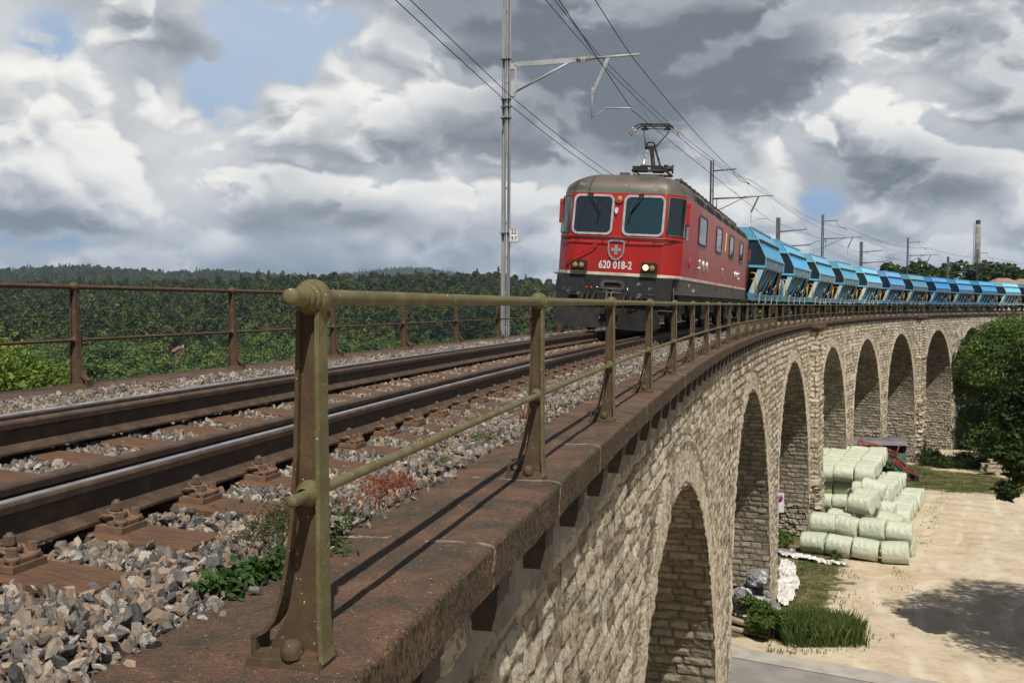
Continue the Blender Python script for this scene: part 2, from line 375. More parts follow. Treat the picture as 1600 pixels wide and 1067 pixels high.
# where grass grows on the yard
def offs(x, y):
    sh = np.shape(x); x = np.ravel(x); y = np.ravel(y); o = np.full(len(x), -99.); aa = np.zeros(len(x))
    near = (np.hypot(x, y) < 420)
    px_, py_ = CX[::8], CY[::8]; hh = CH[::8]; q = A_[::8]
    idx = np.where(near)[0]
    for s_ in range(0, len(idx), 4000):
        ii = idx[s_:s_ + 4000]; d = (x[ii, None] - px_) ** 2 + (y[ii, None] - py_) ** 2; j = d.argmin(1)
        o[ii] = -(x[ii] - px_[j]) * np.cos(hh[j]) + (y[ii] - py_[j]) * np.sin(hh[j]); aa[ii] = q[j]
    return aa.reshape(sh), o.reshape(sh)
ga, go = offs(gx, gy)
yard = (gx < 78) & (gy < 118) & (go < 6) & (gx > -5)
grass = np.where(yard, 0.0, 1.0)
grass = np.maximum(grass, .95 * ss(go, -4.2, -1.2) * ss(ga, 34.5, 36) * (1 - ss(ga, 104, 112)) * yard)
e2 = np.hypot((gx - 38.5) / 7.0, (gy - 86) / 11.5); grass = np.maximum(grass, (1.15 - ss(e2, .65, 1.25) * 1.15) * yard)
e3 = np.hypot((gx - 14.3) / 3.4, (gy - 44.5) / 3.6); grass = np.maximum(grass, (.62 - ss(e3, .3, 1.1) * .62) * yard)
strip = np.abs((gx - 26.2) * .89 - (gy - 59.6) * .46); grass = np.maximum(grass, .42 * (1 - ss(strip, .2, 1.1)) * ((gy > 52) & (gy < 74)) * yard)
M['ground'] = m_ = bpy.data.materials.new('ground'); m_.use_nodes = True; t = NT(m_.node_tree); t.n.clear()
co = t.node('ShaderNodeTexCoord').outputs['Object']
g_at = t.node('ShaderNodeAttribute', attribute_name='grass').outputs['Fac']
grav = t.ramp(t.noise(co, .55, 10, .70), [(.3, (.38, .30, .20)), (.5, (.54, .45, .32)), (.72, (.66, .57, .43))])
grav = t.mix(t.m('MULTIPLY', t.smooth(t.noise(co, .13, 7, .65, .6), .54, .70), .55), grav, (.50, .34, .16))
grav = t.mix(t.m('MULTIPLY', t.smooth(t.noise(co, 2.3, 8, .75), .50, .66), .55), grav, (.36, .28, .19))
grav = t.mix(t.smooth(t.noise(co, 22, 3, .6), .60, .74), grav, (.24, .17, .10))
grav = t.mix(t.smooth(t.noise(co, 48, 2, .5), .62, .74), grav, (.75, .68, .56))
sx_ = t.node('ShaderNodeSeparateXYZ', {0: co}).outputs
q_ = t.m('ADD', t.m('SUBTRACT', t.m('MULTIPLY', sx_[0], .89), t.m('MULTIPLY', sx_[1], .46)), t.m('MULTIPLY', t.noise(co, .07, 2), 5.0))
rut = t.m('PINGPONG', q_, .95); rutm = t.m('MULTIPLY', t.m('SUBTRACT', 1.0, t.smooth(rut, .10, .34)), t.smooth(t.noise(co, .22, 4, .6), .42, .58))
grav = t.mix(t.m('MULTIPLY', rutm, .38), grav, (.74, .66, .52)); grav = t.mix(t.m('MULTIPLY', t.smooth(rut, .70, .95), t.m('MULTIPLY', t.smooth(t.noise(co, .35, 6, .7), .48, .62), .35)), grav, (.34, .28, .18))
gr_c = t.ramp(t.noise(co, 1.3, 8, .7), [(.25, (.038, .050, .018)), (.46, (.080, .085, .034)), (.58, (.18, .14, .065)), (.72, (.30, .22, .12))])
far = t.ramp(t.noise(co, .016, 9, .68), [(.30, (.016, .030, .012)), (.5, (.030, .048, .018)), (.64, (.055, .080, .026)), (.8, (.075, .095, .035))])
dist = t.v('LENGTH', co)
green = t.mix(t.smooth(dist, 140, 420), gr_c, far)
gm = t.smooth(t.m('ADD', g_at, t.m('MULTIPLY', t.m('SUBTRACT', t.noise(co, 1.1, 8, .68), .5), 1.5)), .42, .66)
colr = t.mix(gm, grav, green)
b = t.node('ShaderNodeBsdfPrincipled', {'Base Color': colr, 'Roughness': .95, 'Specular IOR Level': .15})
hgt = t.m('ADD', t.noise(co, 9, 6, .7), t.m('MULTIPLY', t.noise(co, 45, 3, .6), .4))
t.put(b.inputs['Normal'], t.node('ShaderNodeBump', {'Height': hgt, 'Strength': .55, 'Distance': .08}).outputs[0])
t.node('ShaderNodeOutputMaterial', {0: b.outputs[0]})
rdm = ((gx - 8.08) * .521 + (gy - 34.78) * .853); gz = np.where((rdm < .0) & (rdm > -8.6) & (gx < 60) & (gx > -20), gz - .12, gz)
V = np.stack([gx, gy, gz], -1).reshape(-1, 3); n2 = gx.shape[1]
i = np.arange(nr - 1)[:, None] * n2 + np.arange(n2 - 1)[None]
F = np.stack([i, i + 1, i + n2 + 1, i + n2], -1).reshape(-1, 4)[:, ::-1]
g_o = npmesh('ground', V, F, M['ground'], smooth=True, attrs={'grass': ('FLOAT', grass.ravel())})
tag(g_o, kind='structure')
def gz1(x, y): return float(tz(x, y))
# the road that passes under the viaduct
M['asphalt'] = mat('asphalt', (.215, .20, .185), .85, c2=(.29, .27, .245), scale=.7, c3=(.14, .13, .12), s3=60, bump=.35, bs=120, stretch=(1, 1, 1))
M['kerbcon'] = mat('pale_concrete', (.42, .385, .33), .85, c2=(.33, .30, .26), scale=1.3, c3=(.2, .18, .15), s3=50, bump=.3, bs=90)
ru = Vector((.853, -.521)); rn = Vector((.521, .853)); ro = Vector((8.08, 34.78))
def strip_mesh(name, w0, w1, m_, lift, l0=-30, l1=46):
    us = np.linspace(l0, l1, 90); ws = np.linspace(w0, w1, 8); U, Wd = np.meshgrid(us, ws, indexing='ij')
    x = ro.x + ru.x * U + rn.x * Wd; y = ro.y + ru.y * U + rn.y * Wd
    z = np.interp(y, [-40, 60, 104, 130], [-9.38, -13.68, -17.0, -18.6]) + .07 + lift
    o = npmesh(name, np.stack([x, y, z], -1).reshape(-1, 3), grid(90, 8), m_, smooth=True); tag(o, kind='structure'); return o
strip_mesh('road', -8.5, -1.25, M['asphalt'], .0)
strip_mesh('road_edge', -1.22, 0.0, M['kerbcon'], .008)

# ---------------------------------------------------------------- stone
def stonemat(name, pale, mid, dark, stain, bump=1.0):
    m_ = bpy.data.materials.new(name); m_.use_nodes = True; t = NT(m_.node_tree); t.n.clear()
    co = t.node('ShaderNodeTexCoord').outputs['Object']
    tone = t.node('ShaderNodeAttribute', attribute_name='tone').outputs['Fac']; jt = t.node('ShaderNodeAttribute', attribute_name='joint').outputs['Fac']
    cs = t.v('MULTIPLY', co, (1, 1, 1.9)); n1 = t.noise(cs, 4.2, 9, .72, 1.0); n2 = t.noise(cs, 17, 8, .76, .7)
    f = t.m('ADD', t.m('MULTIPLY', tone, .40), t.m('ADD', t.m('MULTIPLY', n1, .72), t.m('MULTIPLY', t.m('SUBTRACT', n2, .5), .5)))
    col = t.ramp(f, [(.30, dark), (.46, mid), (.66, pale), (.9, tuple(min(1, q * 1.12) for q in pale))])
    col = t.mix(t.m('MULTIPLY', t.smooth(t.noise(t.v('MULTIPLY', co, (1, 1, .28)), 1.5, 6, .65), .54, .70), .65), col, stain)
    col = t.mix(t.m('MULTIPLY', t.smooth(t.noise(t.v('MULTIPLY', co, (1, 1, .35)), .8, 5, .6), .55, .72), .5), col, tuple(q * .52 for q in mid))
    col = t.mix(t.m('MULTIPLY', t.smooth(n2, .545, .625), .88), col, (.060, .046, .032))  # shade of small hollows painted into the stone colour as dark pits
    col = t.mix(t.m('MULTIPLY', t.smooth(t.noise(co, 11, 8, .75, 1.2), .60, .66), .55), col, (.10, .08, .055))
    col = t.mix(t.m('MULTIPLY', jt, .80), col, (.085, .07, .052))
    b = t.node('ShaderNodeBsdfPrincipled', {'Base Color': col, 'Roughness': .92, 'Specular IOR Level': .2})
    hh = t.m('ADD', t.noise(co, 13, 9, .78, .8), t.m('MULTIPLY', t.noise(co, 55, 5, .7), .35))
    t.put(b.inputs['Normal'], t.node('ShaderNodeBump', {'Height': hh, 'Strength': bump, 'Distance': .09}).outputs[0])
    t.node('ShaderNodeOutputMaterial', {0: b.outputs[0]}); return m_
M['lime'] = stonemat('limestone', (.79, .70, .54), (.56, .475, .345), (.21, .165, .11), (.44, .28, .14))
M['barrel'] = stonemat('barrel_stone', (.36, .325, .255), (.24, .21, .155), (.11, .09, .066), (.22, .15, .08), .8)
M['brown'] = m_ = bpy.data.materials.new('brown_sandstone'); m_.use_nodes = True; t = NT(m_.node_tree); t.n.clear()
co = t.node('ShaderNodeTexCoord').outputs['Object']
n1 = t.noise(co, 3.2, 8, .68, .5); n2 = t.noise(co, 34, 6, .72); jt = t.node('ShaderNodeAttribute', attribute_name='joint').outputs['Fac']
col = t.ramp(t.m('ADD', t.m('MULTIPLY', n1, .8), t.m('MULTIPLY', n2, .25)), [(.32, (.052, .040, .028)), (.48, (.098, .072, .050)), (.60, (.172, .096, .060)), (.74, (.21, .150, .104))])
col = t.mix(t.smooth(n2, .60, .68), col, (.035, .026, .02))
col = t.mix(t.smooth(t.noise(co, 62, 3, .6), .665, .70), col, (.42, .34, .27))
col = t.mix(t.m('MULTIPLY', t.smooth(t.noise(co, 9, 6, .7), .64, .70), .6), col, (.33, .25, .17))
col = t.mix(t.m('MULTIPLY', t.smooth(t.noise(co, 5, 8, .8), .665, .69), .8), col, (.42, .24, .05))
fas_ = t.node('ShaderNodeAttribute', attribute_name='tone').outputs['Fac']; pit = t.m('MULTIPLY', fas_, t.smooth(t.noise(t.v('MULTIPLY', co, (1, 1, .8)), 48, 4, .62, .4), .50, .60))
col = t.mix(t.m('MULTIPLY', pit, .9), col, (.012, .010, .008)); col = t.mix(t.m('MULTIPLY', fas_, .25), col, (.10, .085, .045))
col = t.mix(jt, col, t.ramp(t.noise(co, 30, 4, .6), [(.35, (.20, .15, .11)), (.6, (.52, .42, .31))]))
b = t.node('ShaderNodeBsdfPrincipled', {'Base Color': col, 'Roughness': .88, 'Specular IOR Level': .25})
hh = t.m('SUBTRACT', t.m('ADD', t.noise(co, 28, 9, .76, .5), t.m('MULTIPLY', t.smooth(t.noise(co, 75, 4, .6), .42, .56), .4)), t.m('MULTIPLY', pit, 1.6))
t.put(b.inputs['Normal'], t.node('ShaderNodeBump', {'Height': hh, 'Strength': .9, 'Distance': .014}).outputs[0])
t.node('ShaderNodeOutputMaterial', {0: b.outputs[0]})
M['conc'] = mat('grey_render', (.22, .20, .17), .9, c2=(.14, .125, .105), scale=2.2, c3=(.30, .27, .23), s3=11, bump=.9, bs=24)

def layout(u, v, ch, bl, seed=0, amp=.045, jw=.018, rough=1.0):
    """a bossed stone pattern: outward displacement, tone and joint at (u, v)"""
    wob = (fbm(u * 1.7, v * 1.7, o=2, seed=seed + 50) - .5) * .10
    vv = v + wob; row = np.floor(vv / ch)
    L = bl * (.75 + .6 * _h(row, row * 0, row * 0, seed + 1)); uo = u + _h(row, row * 0 + 3, row * 0, seed + 2) * 5 + wob * .6
    col_ = np.floor(uo / L); fu = (uo / L - col_) * L; fv = (vv / ch - row) * ch
    d = np.minimum(np.minimum(fu, L - fu), np.minimum(fv, ch - fv)); rnd = _h(row, col_, row * 0, seed + 5)
    jnt = 1 - ss(d, jw * .5, jw * 1.6); boss = (ss(d, 0, .05) * .62 + ss(d, 0, ch * .4) * .38) * amp * (.35 + 1.1 * rnd)
    tilt = ((fv / ch - .5) * (_h(row, col_, row * 0 + 1, seed) - .5) + (fu / L - .5) * (_h(row, col_, row * 0 + 2, seed) - .5)) * amp * 1.5
    rg = (fbm(u * 8, v * 8, o=4, seed=seed + 9) - .5) * amp * 1.7 * rough - np.abs(fbm(u * 4.1, v * 6.1, o=4, seed=seed + 19) - .5) * amp * 3.0 * rough
    return boss + (tilt + rg) * (1 - jnt * .6) - jnt * amp * .35, rnd, jnt
ARC = [12.4, 30.5, 48.3, 67.2, 85.2, 103.1, 122.6, 140.6, 158.6]; AR = 7.1; ZA = -2.9; ZS = ZA - AR
PILA = [57.75, 112.9]
vd = thing('viaduct', 'curved limestone railway viaduct of tall round arches with brown stone coping', 'viaduct', loc=(0, 0, 0))
def woff(z): return -.08 - .016 * np.clip(-z - 1.6, 0, 99)
def wallpatch(a, z, fine):
    z0 = z; base = woff(z)
    c = np.array(ARC)[np.abs(np.asarray(a)[..., None] - np.array(ARC)).argmin(-1)]
    r = np.hypot(a - c, z - ZS); th = np.arctan2(z - ZS, a - c)
    inring = (z > ZS) & (r < AR + .74)
    d1, t1, j1 = layout(a, z, .195 if fine else .27, .38 if fine else .55, 11, .013 if fine else .034, .011 if fine else .034, 2.4 if fine else 1.2)
    d2, t2, j2 = layout(th * (AR + .35), r - AR, .78, .26, 23, .030 if fine else .042, .010 if fine else .024, 1.0)
    hood = np.exp(-((r - AR - .76) / .055) ** 2) * (z > ZS)
    d = np.where(inring, d2 * .8 + .02, d1) + hood * .05
    band = (np.abs(z + 12.4) < .22)
    d = np.where(band, .02, d); jn = np.where(inring, j2, j1) * ~band
    jn = np.maximum(jn, np.exp(-((r - AR - .84) / .03) ** 2) * (z > ZS)); tn = np.where(inring, t2 * .7 + .28, t1); tn = np.where(band, .55, tn)
    return PN(a, base - d, z), tn, jn
VS, FS, TN, JN = [], [], [], []; nv = 0
def addp(a, z, fine):
    global nv
    p, tn, jn = wallpatch(a, z, fine); VS.append(p.reshape(-1, 3)); TN.append(tn.ravel()); JN.append(jn.ravel()); FS.append(grid(*a.shape) + nv); nv += a.size
def stepfor(a): return .028 if a < 10 else .045 if a < 24 else .075 if a < 62 else .12
cur = -4.0
for k, c in enumerate(ARC):
    # pier strip
    for a0, a1 in [(cur, c - AR)]:
        st = stepfor(a0); aa = np.linspace(a0, a1, max(3, int((a1 - a0) / st))); zb = -15.5 if a0 < 40 else -18.2
        if k == 0: zb = -7.5; 
        z_ = np.linspace(-1.23, zb, int((-1.23 - zb) / st)); Aq, Zq = np.meshgrid(aa, z_, indexing='ij'); addp(Aq, Zq, a0 < 24)
    # spandrel over the opening
    st = stepfor(c - 4); n = int(2 * AR / st); q = np.linspace(0, 1, n); aa = c - AR * np.cos(q * math.pi) * .0 + (q - .5) * 2 * AR * .9998
    q2 = np.sign(q - .5) * (1 - (1 - np.abs(q - .5) * 2) ** 1.35); aa = c + q2 * AR * .9999
    za = ZS + np.sqrt(np.maximum(AR ** 2 - (aa - c) ** 2, 0)); nr_ = int(6.0 / st)
    tt = np.linspace(0, 1, nr_) ** 1.0; Aq = np.repeat(aa[:, None], nr_, 1); Zq = -1.23 + (za[:, None] + 1.23) * tt[None]
    addp(Aq, Zq, c < 24); cur = c + AR
aa = np.linspace(cur, cur + 22, 150); z_ = np.linspace(-1.23, -18, 120); Aq, Zq = np.meshgrid(aa, z_, indexing='ij'); addp(Aq, Zq, False)
wo_ = npmesh('wall', np.concatenate(VS), np.concatenate(FS), M['lime'], vd, smooth=False, attrs={'tone': ('FLOAT', np.concatenate(TN)), 'joint': ('FLOAT', np.concatenate(JN))})
# arch barrels with the inner faces of the piers
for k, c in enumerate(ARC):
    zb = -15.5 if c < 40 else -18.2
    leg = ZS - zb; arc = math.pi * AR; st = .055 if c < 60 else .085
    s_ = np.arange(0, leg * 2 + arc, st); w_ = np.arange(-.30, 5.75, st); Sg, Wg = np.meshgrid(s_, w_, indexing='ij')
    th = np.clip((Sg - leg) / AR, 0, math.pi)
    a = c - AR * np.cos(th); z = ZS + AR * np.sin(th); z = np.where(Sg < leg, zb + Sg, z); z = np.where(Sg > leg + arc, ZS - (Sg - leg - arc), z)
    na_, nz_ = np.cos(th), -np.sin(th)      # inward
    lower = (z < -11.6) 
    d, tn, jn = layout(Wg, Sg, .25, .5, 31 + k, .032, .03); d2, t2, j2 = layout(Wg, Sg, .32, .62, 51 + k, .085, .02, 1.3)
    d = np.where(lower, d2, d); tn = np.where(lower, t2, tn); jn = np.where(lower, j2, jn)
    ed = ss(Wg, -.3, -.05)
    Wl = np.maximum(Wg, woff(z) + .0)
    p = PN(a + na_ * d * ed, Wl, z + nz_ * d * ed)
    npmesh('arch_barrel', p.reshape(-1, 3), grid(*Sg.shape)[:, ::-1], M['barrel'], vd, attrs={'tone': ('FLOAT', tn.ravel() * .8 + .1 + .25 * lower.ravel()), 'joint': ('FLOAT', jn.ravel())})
# pilasters
for ap in PILA:
    wd = 1.45; pr = .42; path = []
    s_ = np.arange(-pr, wd * 2 + pr, .07); z_ = np.arange(-1.55, -18.2, -.09); Sg, Zg = np.meshgrid(s_, z_, indexing='ij')
    base = woff(Zg)
    d, tn, jn = layout(Sg, Zg, .30, .62, 77, .05, .03)
    low = Zg < -10.6; d2, t2, j2 = layout(Sg, Zg, .48, .9, 87, .13, .04, 1.2); d = np.where(low, d2 + .04, d); tn = np.where(low, t2 * .6, tn * .7); jn = np.where(low, j2, jn)
    bnd = np.abs(Zg + 5.7) < .14; d = np.where(bnd, .10, d)
    bnd = np.abs(Zg + 10.4) < .2; d = np.where(bnd, .12, d)
    fr = (Sg >= 0) & (Sg <= 2 * wd)
    a = ap - wd + np.clip(Sg, 0, 2 * wd); o_ = base - np.where(Sg < 0, pr + Sg, np.where(Sg > 2 * wd, pr - (Sg - 2 * wd), pr))
    side = np.where(Sg < 0, -1, np.where(Sg > 2 * wd, 1, 0))
    p = PN(a + side * d, o_ - np.where(fr, d, 0), Zg)
    npmesh('pilaster', p.reshape(-1, 3), grid(*Sg.shape), M['lime'], vd, attrs={'tone': ('FLOAT', tn.ravel()), 'joint': ('FLOAT', jn.ravel())})
# copings
def sweep(name, prof, aa, m_, parent, amp=0.0, joint=None, dens_=.03, smooth=False, closed=False, jw=.016):
    pr = [np.array(q, float) for q in prof]; pts = [pr[0]]
    for p0, p1 in zip(pr[:-1], pr[1:]):
        n = max(1, int(np.linalg.norm(p1 - p0) / dens_)); pts += [p0 + (p1 - p0) * (i + 1) / n for i in range(n)]
    pts = np.array(pts); tg = np.gradient(pts, axis=0); nl = np.stack([-tg[:, 1], tg[:, 0]], 1); nl /= np.maximum(np.linalg.norm(nl, axis=1)[:, None], 1e-6)
    Ag, Kg = np.meshgrid(aa, np.arange(len(pts)), indexing='ij'); o_ = pts[Kg, 0]; z_ = pts[Kg, 1]
    jn = np.zeros(Ag.shape)
    if amp:
        sl = np.cumsum(np.concatenate([[0], np.linalg.norm(np.diff(pts, axis=0), axis=1)]))[Kg]
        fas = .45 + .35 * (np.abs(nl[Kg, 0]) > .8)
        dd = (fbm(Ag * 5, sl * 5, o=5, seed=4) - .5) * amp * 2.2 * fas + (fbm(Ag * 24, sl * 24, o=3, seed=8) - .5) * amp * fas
        if joint:
            ja = Ag - joint[0] + (fbm(sl * 6, sl * 0 + np.round(Ag / joint[1]) * 3.1, o=3, seed=6) - .5) * .10
            jj = np.abs((ja / joint[1] + .5) % 1 - .5) * joint[1]; jn = 1 - ss(jj, jw * .35, jw)
            dd = dd - jn * amp * .5 + (_h(np.floor(ja / joint[1] + .5), Ag * 0, Ag * 0, 4) - .5) * amp * 1.2
            jn = jn * (fbm(Ag * 9, sl * 9, o=2, seed=77) > .36) * (_h(np.round(Ag / joint[1]), Ag * 0, Ag * 0, 14) > .25)
        o_ = o_ + nl[Kg, 0] * dd; z_ = z_ + nl[Kg, 1] * dd
    p = PN(Ag, o_, z_)
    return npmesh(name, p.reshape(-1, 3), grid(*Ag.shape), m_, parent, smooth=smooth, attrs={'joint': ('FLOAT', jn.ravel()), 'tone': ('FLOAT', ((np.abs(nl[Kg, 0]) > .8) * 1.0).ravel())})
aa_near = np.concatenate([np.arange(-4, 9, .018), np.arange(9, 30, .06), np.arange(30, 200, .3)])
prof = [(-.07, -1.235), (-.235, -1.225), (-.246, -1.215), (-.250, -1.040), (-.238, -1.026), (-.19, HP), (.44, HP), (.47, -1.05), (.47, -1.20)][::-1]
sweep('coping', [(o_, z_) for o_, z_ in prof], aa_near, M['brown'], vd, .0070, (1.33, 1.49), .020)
sweep('coping', [(5.0, -1.1), (5.0, -.885), (5.78, -.885), (5.78, -1.15), (5.6, -1.16)], np.arange(-12, 200, .5), M['brown'], vd, .006, (1.0, 1.49), .06)
sweep('frieze', [(-.085, -1.22), (-.088, -1.66), (-.05, -1.67)][::-1], np.concatenate([np.arange(-4, 12, .05), np.arange(12, 182, .3)]), M['conc'], vd, .006, None, .05)
sweep('left_wall', [(5.6, -1.1), (5.62, -3), (5.75, -20)], np.arange(-12, 200, 2.0), M['lime'], vd, 0, None, 2.0)
for ap in PILA:
    mb = MB(); h = head(ap); R = Matrix.Rotation(-h, 3, 'Z')
    mb.box(P(ap, -.36, -1.17), (.62, 3.5, .31), R=R); mb.box(P(ap, -.33, -1.41), (.46, 3.2, .17), R=R); mb.build('pilaster_cap', M['brown'], vd)
cb = MB(); cb.box((0, 0, -.125), (.13, .22, .25)); cb.box((.0, 0, -.03), (.15, .24, .05)); rnd = random.Random(3)
M['corb'] = mat('dark_corbel_stone', (.045, .036, .028), .9, c2=(.075, .058, .042), scale=9, bump=.6, bs=30); cb0 = cb.build('corbel', M['corb'], vd); cbi = 0; rest = MB()
for k in range(168):
    a = .62 + 1.045 * k; p = P(a, -.145, -1.222); h = head(a)
    if k < 96:
        o = cb0 if k == 0 else bpy.data.objects.new('corbel', cb0.data)
        if k: C.objects.link(o); o.parent = vd
        o.location = p; o.rotation_euler = (0, 0, -h)
    else: rest.box(p + Vector((0, 0, -.125)), (.13, .22, .25), R=Matrix.Rotation(-h, 3, 'Z'))
tag(rest.build('corbel_row', M['corb'], vd), kind='stuff')
# bed under the ballast
sweep('deck', [(.46, -1.2), (.46, -1.04), (.8, -.995), (1.0, -1.005), (3.3, -.90), (3.6, -.88), (5.01, -.93), (5.01, -1.1)], np.arange(-12, 300, .5), mat('ballast_bed', (.055, .048, .040), .95, c2=(.13, .11, .09), scale=22, lo=.45, hi=.6, c3=(.10, .065, .04), s3=17, bump=1.0, bs=30), vd, 0, None, .3)

# ---------------------------------------------------------------- scattering by geometry nodes
def hullrock(seed, n=13, sc=(1, .8, .62)):
    """an angular broken stone: a solid cut by a dozen random planes"""
    r = random.Random(seed); bm = bmesh.new(); bmesh.ops.create_cube(bm, size=2.6)
    for i in range(n):
        z = 1 - 2 * (i + .5) / n; q = i * 2.39996 + r.uniform(-.5, .5); k = math.sqrt(1 - z * z); d = Vector((k * math.cos(q), k * math.sin(q), z + r.uniform(-.25, .25))).normalized()
        bmesh.ops.bisect_plane(bm, geom=bm.verts[:] + bm.edges[:] + bm.faces[:], plane_co=d * r.uniform(.62, .95), plane_no=d, clear_outer=True); 
        ed = [e for e in bm.edges if e.is_boundary]
        if ed: bmesh.ops.edgeloop_fill(bm, edges=ed)
    for v_ in bm.verts:
        for q in range(3): v_.co[q] *= sc[q]
        v_.co += Vector((r.uniform(-.04, .04) for _ in range(3)))
    bmesh.ops.remove_doubles(bm, verts=bm.verts, dist=.03)
    bmesh.ops.triangulate(bm, faces=bm.faces); bm.verts.index_update()
    V_ = np.array([v_.co[:] for v_ in bm.verts]); F_ = np.array([[v_.index for v_ in f.verts] for f in bm.faces]); bm.free(); return V_, F_
def scatter(name, protos, pts, kind, rot, scl, mats, pmi=None):
    """one object: its mesh holds the patterns and a cloud of points; nodes set a pattern on each point"""
    Vs, Fs, pid, off_ = [], [], [], 0; fm = []
    for i, pr in enumerate(protos):
        Vs.append(pr[0]); Fs.append(pr[1] + off_); pid.append(np.full(len(pr[0]), i + 1)); off_ += len(pr[0])
        fm.append(pr[2] if len(pr) > 2 else np.zeros(len(pr[1]), int))
    nP = len(pts); Vs.append(np.asarray(pts)); pid.append(np.zeros(nP, int))
    z0 = np.zeros(off_); V_ = np.concatenate(Vs); F_ = np.concatenate(Fs)
    o = npmesh(name, V_, F_, mats, mi=np.concatenate(fm), attrs={'pid': ('INT', np.concatenate(pid)), 'pkind': ('INT', np.concatenate([z0.astype(int) - 1, kind])),
        'prot': ('FLOAT_VECTOR', np.concatenate([np.zeros((off_, 3)), rot])), 'pscl': ('FLOAT_VECTOR', np.concatenate([np.ones((off_, 3)), scl]))})
    ng = bpy.data.node_groups.new(name + '_scatter', 'GeometryNodeTree')
    ng.interface.new_socket('Geometry', in_out='INPUT', socket_type='NodeSocketGeometry'); ng.interface.new_socket('Geometry', in_out='OUTPUT', socket_type='NodeSocketGeometry')
    gi_ = ng.nodes.new('NodeGroupInput'); go_ = ng.nodes.new('NodeGroupOutput'); L = ng.links
    def attr(nm, typ):
        n = ng.nodes.new('GeometryNodeInputNamedAttribute'); n.data_type = typ; n.inputs['Name'].default_value = nm; return n.outputs[0]
    def eq(sock, v_):
        n = ng.nodes.new('FunctionNodeCompare'); n.data_type = 'INT'; n.operation = 'EQUAL'; L.new(sock, n.inputs[2]); n.inputs[3].default_value = v_; return n.outputs[0]
    def sepg(sel):
        n = ng.nodes.new('GeometryNodeSeparateGeometry'); n.domain = 'POINT'; L.new(gi_.outputs[0], n.inputs[0]); L.new(sel, n.inputs[1]); return n.outputs[0]
    P0 = ng.nodes.new('GeometryNodeMeshToPoints'); L.new(sepg(eq(attr('pid', 'INT'), 0)), P0.inputs[0])
    J = ng.nodes.new('GeometryNodeJoinGeometry')
    for i in range(len(protos)):
        I = ng.nodes.new('GeometryNodeInstanceOnPoints'); L.new(P0.outputs[0], I.inputs['Points']); L.new(eq(attr('pkind', 'INT'), i), I.inputs['Selection'])
        L.new(sepg(eq(attr('pid', 'INT'), i + 1)), I.inputs['Instance']); L.new(attr('prot', 'FLOAT_VECTOR'), I.inputs['Rotation']); L.new(attr('pscl', 'FLOAT_VECTOR'), I.inputs['Scale'])
        L.new(I.outputs[0], J.inputs[0])
    L.new(J.outputs[0], go_.inputs[0])
    md = o.modifiers.new('scatter', 'NODES'); md.node_group = ng; return o
rs = np.random.RandomState(7)
M['rock'] = instmat('ballast_stone', [(0, (.035, .038, .043)), (.14, (.075, .078, .083)), (.26, (.15, .145, .135)), (.36, (.24, .15, .09)), (.46, (.15, .115, .085)), (.56, (.27, .24, .20)), (.66, (.33, .215, .13)), (.76, (.37, .335, .28)), (.85, (.44, .41, .36)), (.92, (.13, .13, .135)), (1.0, (.09, .09, .095))], .8, 1.9)
def bedz(o_):
    return np.interp(o_, [.44, .6, .80, .95, 1.2, 3.2, 3.45, 4.2, 5.05], [-1.02, -.985, -.980, -.982, -.972, -.868, -.850, -.855, -.90])
pts, scl = [], []
def bed(a0, a1, n, s0, s1, layers=1):
    a = rs.uniform(a0, a1, n); o_ = rs.uniform(.47, 5.03, n)
    # fewer below the rails and on the sleepers
    kk = np.abs((a - .324 + .3) % .6 - .3) < .14; on = kk & (o_ > .86) & (o_ < 3.43) & (rs.rand(n) < .97) & (a < 60)
    nr2 = ((np.abs(o_ - 1.39) < .085) | (np.abs(o_ - 2.9) < .085))
    keep = ~(on | nr2); a, o_ = a[keep], o_[keep]
    s_ = rs.uniform(s0, s1, len(a)) * (1 + .35 * (rs.rand(len(a)) < .12))
    z_ = bedz(o_) + rs.uniform(-.035, .012, len(a)) + (fbm(a * 1.8, o_ * 1.8, o=2, seed=5) - .5) * .06 * ((o_ < .95) | (o_ > 3.4))
    pts.append(PN(a, o_, z_)); scl.append(np.stack([s_, s_ * rs.uniform(.7, 1, len(a)), s_ * rs.uniform(.6, .95, len(a))], -1))
bed(-1.6, 5, 42000, .018, .036); bed(5, 12, 30000, .021, .040); bed(12, 30, 34000, .028, .048); bed(30, 70, 26000, .04, .065); bed(70, 180, 16000, .06, .10)
# stones tumbled on the near coping edge
a = rs.uniform(-1.2, 14, 420); o_ = .47 - np.abs(rs.normal(0, .05, 420)); s_ = rs.uniform(.012, .03, 420); pts.append(PN(a, o_, HP + .008)); scl.append(np.stack([s_, s_, s_ * .7], -1))
pts = np.concatenate(pts); scl = np.concatenate(scl); nP = len(pts)
tag(scatter('ballast', [hullrock(i, 11 + i % 5, (1, .62 + .07 * (i % 5), .45 + .06 * (i % 4))) for i in range(14)], pts, rs.randint(0, 14, nP), rs.uniform(-3.14, 3.14, (nP, 3)), scl, M['rock']), 'loose grey and rust stained ballast stones', 'ballast', kind='stuff')
